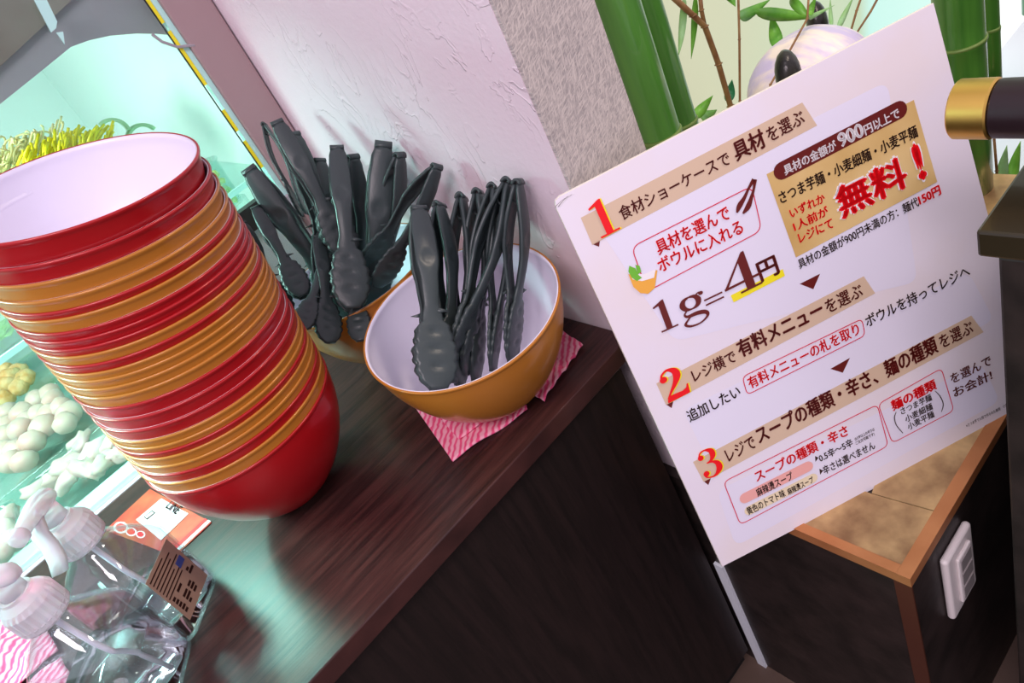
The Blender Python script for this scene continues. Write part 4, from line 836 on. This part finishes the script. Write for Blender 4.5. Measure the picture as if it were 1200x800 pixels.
# ---------------------------------------------------------------- painted panda ornament
pc0 = on_y(953, 106, .47); HR = .0735
pd = empty('panda_ornament', (pc0.x, pc0.y, BZ - .0008), 'black and white painted panda ornament peeping over the sign', 'ornament')
bm = bmesh.new(); bmesh.ops.create_uvsphere(bm, u_segments=40, v_segments=26, radius=1)
for v in bm.verts:
    v.co *= 1 + .03 * noise.noise(v.co * 2); v.co = V((v.co.x * HR, v.co.y * HR * .98, v.co.z * HR * .93)) + V((0, 0, pc0.z - (BZ - .0008)))
me = bpy.data.meshes.new('head'); bm.to_mesh(me); bm.free(); me.polygons.foreach_set('use_smooth', [True] * len(me.polygons)); me.materials.append(M['panda_white'])
hdo = bpy.data.objects.new('head', me); C.objects.link(hdo); hdo.parent = pd
def ell(nm, c, r, mt, par, rz=0, n=20):
    vs = []; fs = []
    for i in range(n // 2 + 1):
        for k in range(n):
            a = math.pi * i / (n // 2); b = 2 * math.pi * k / n; p = V((math.sin(a) * math.cos(b) * r[0], math.sin(a) * math.sin(b) * r[1], math.cos(a) * r[2])); p.rotate(Matrix.Rotation(rz, 3, 'Z')); vs.append(V(c) + p)
    for i in range(n // 2):
        for k in range(n): fs.append((i * n + k, i * n + (k + 1) % n, (i + 1) * n + (k + 1) % n, (i + 1) * n + k))
    return mesh_obj(nm, vs, fs, mt, par, True)
ear1 = on_y(924, 88, .405); ear2 = on_y(958, 28, .49)
ell('ear', ear1, (.021, .012, .024), M['panda_black'], pd, .5); ell('ear', ear2, (.024, .012, .026), M['panda_black'], pd, .5)
hh = pc0.z - BZ
ell('torso', (pc0.x, pc0.y, BZ + hh * .40), (.085, .075, hh * .40), M['panda_white'], pd)
fx = V((-.5, -.8, 0)).normalized(); fs_ = V((fx.y, -fx.x, 0))
for s in (-1, 1):
    ell('leg', V((pc0.x, pc0.y, BZ + .032)) + fs_ * s * .055 + fx * -.035, (.030, .045, .032), M['panda_black'], pd, .4)
    ell('arm', V((pc0.x, pc0.y, BZ + hh * .48)) + fs_ * s * .078, (.022, .026, .055), M['panda_black'], pd, .4)
    ell('eye_patch', pc0 + fx * -.064 + fs_ * s * .028 + V((0, 0, .008)), (.013, .014, .017), M['panda_black'], hdo, .4)
ell('nose', pc0 + fx * -.074 + V((0, 0, -.014)), (.009, .007, .006), M['panda_black'], hdo)
# ---------------------------------------------------------------- dark register counter and brass tipped rail
sc0 = EYE + ray(1143, 271) * .55
rc = empty('register_counter', (sc0.x + .3, sc0.y - .2, 0), 'dark glossy counter end at the right edge before the sign', 'counter')
bevel(G().box((sc0.x, sc0.y - .5, sc0.z - .020), (sc0.x + .9, sc0.y, sc0.z)).build('top', M['slab'], rc), .002)
bc = on_z(1169, 301, sc0.z - .0205)
bevel(G().box((bc.x, sc0.y - .5, 0), (sc0.x + .88, bc.y, sc0.z - .0205)).build('body', M['block'], rc), .002)
rc0 = EYE + ray(1121, 128) * .60; rr = .0195
rl = empty('brass_tipped_rail', (rc0.x, rc0.y - .30, sc0.z), 'plum black round rail with a brass end cap above the dark counter', 'rail')
def ycyl(y0, y1, r1, name, mt, rnd=.0012):
    n = 40; prof = [(r1 - rnd, y0), (r1, y0 - rnd), (r1, y1 + rnd), (r1 - rnd, y1)]
    vs = [(rc0.x + q * math.cos(2 * math.pi * k / n), y, rc0.z + q * math.sin(2 * math.pi * k / n)) for q, y in prof for k in range(n)]
    o = mesh_obj(name, vs, [(i * n + k, i * n + (k + 1) % n, (i + 1) * n + (k + 1) % n, (i + 1) * n + k) for i in range(3) for k in range(n)] + [tuple(range(n)), tuple(range(3 * n, 4 * n))], mt, rl, True)
    o.data.set_sharp_from_angle(angle=.5); return o
ycyl(rc0.y, rc0.y - .024, rr, 'end_cap', M['brass']); ycyl(rc0.y - .0242, rc0.y - .60, rr * .965, 'bar', M['rod'])
G().box((rc0.x - .01, rc0.y - .31, sc0.z), (rc0.x + .01, rc0.y - .29, rc0.z - rr * .9)).build('support_post', M['rod'], rl)
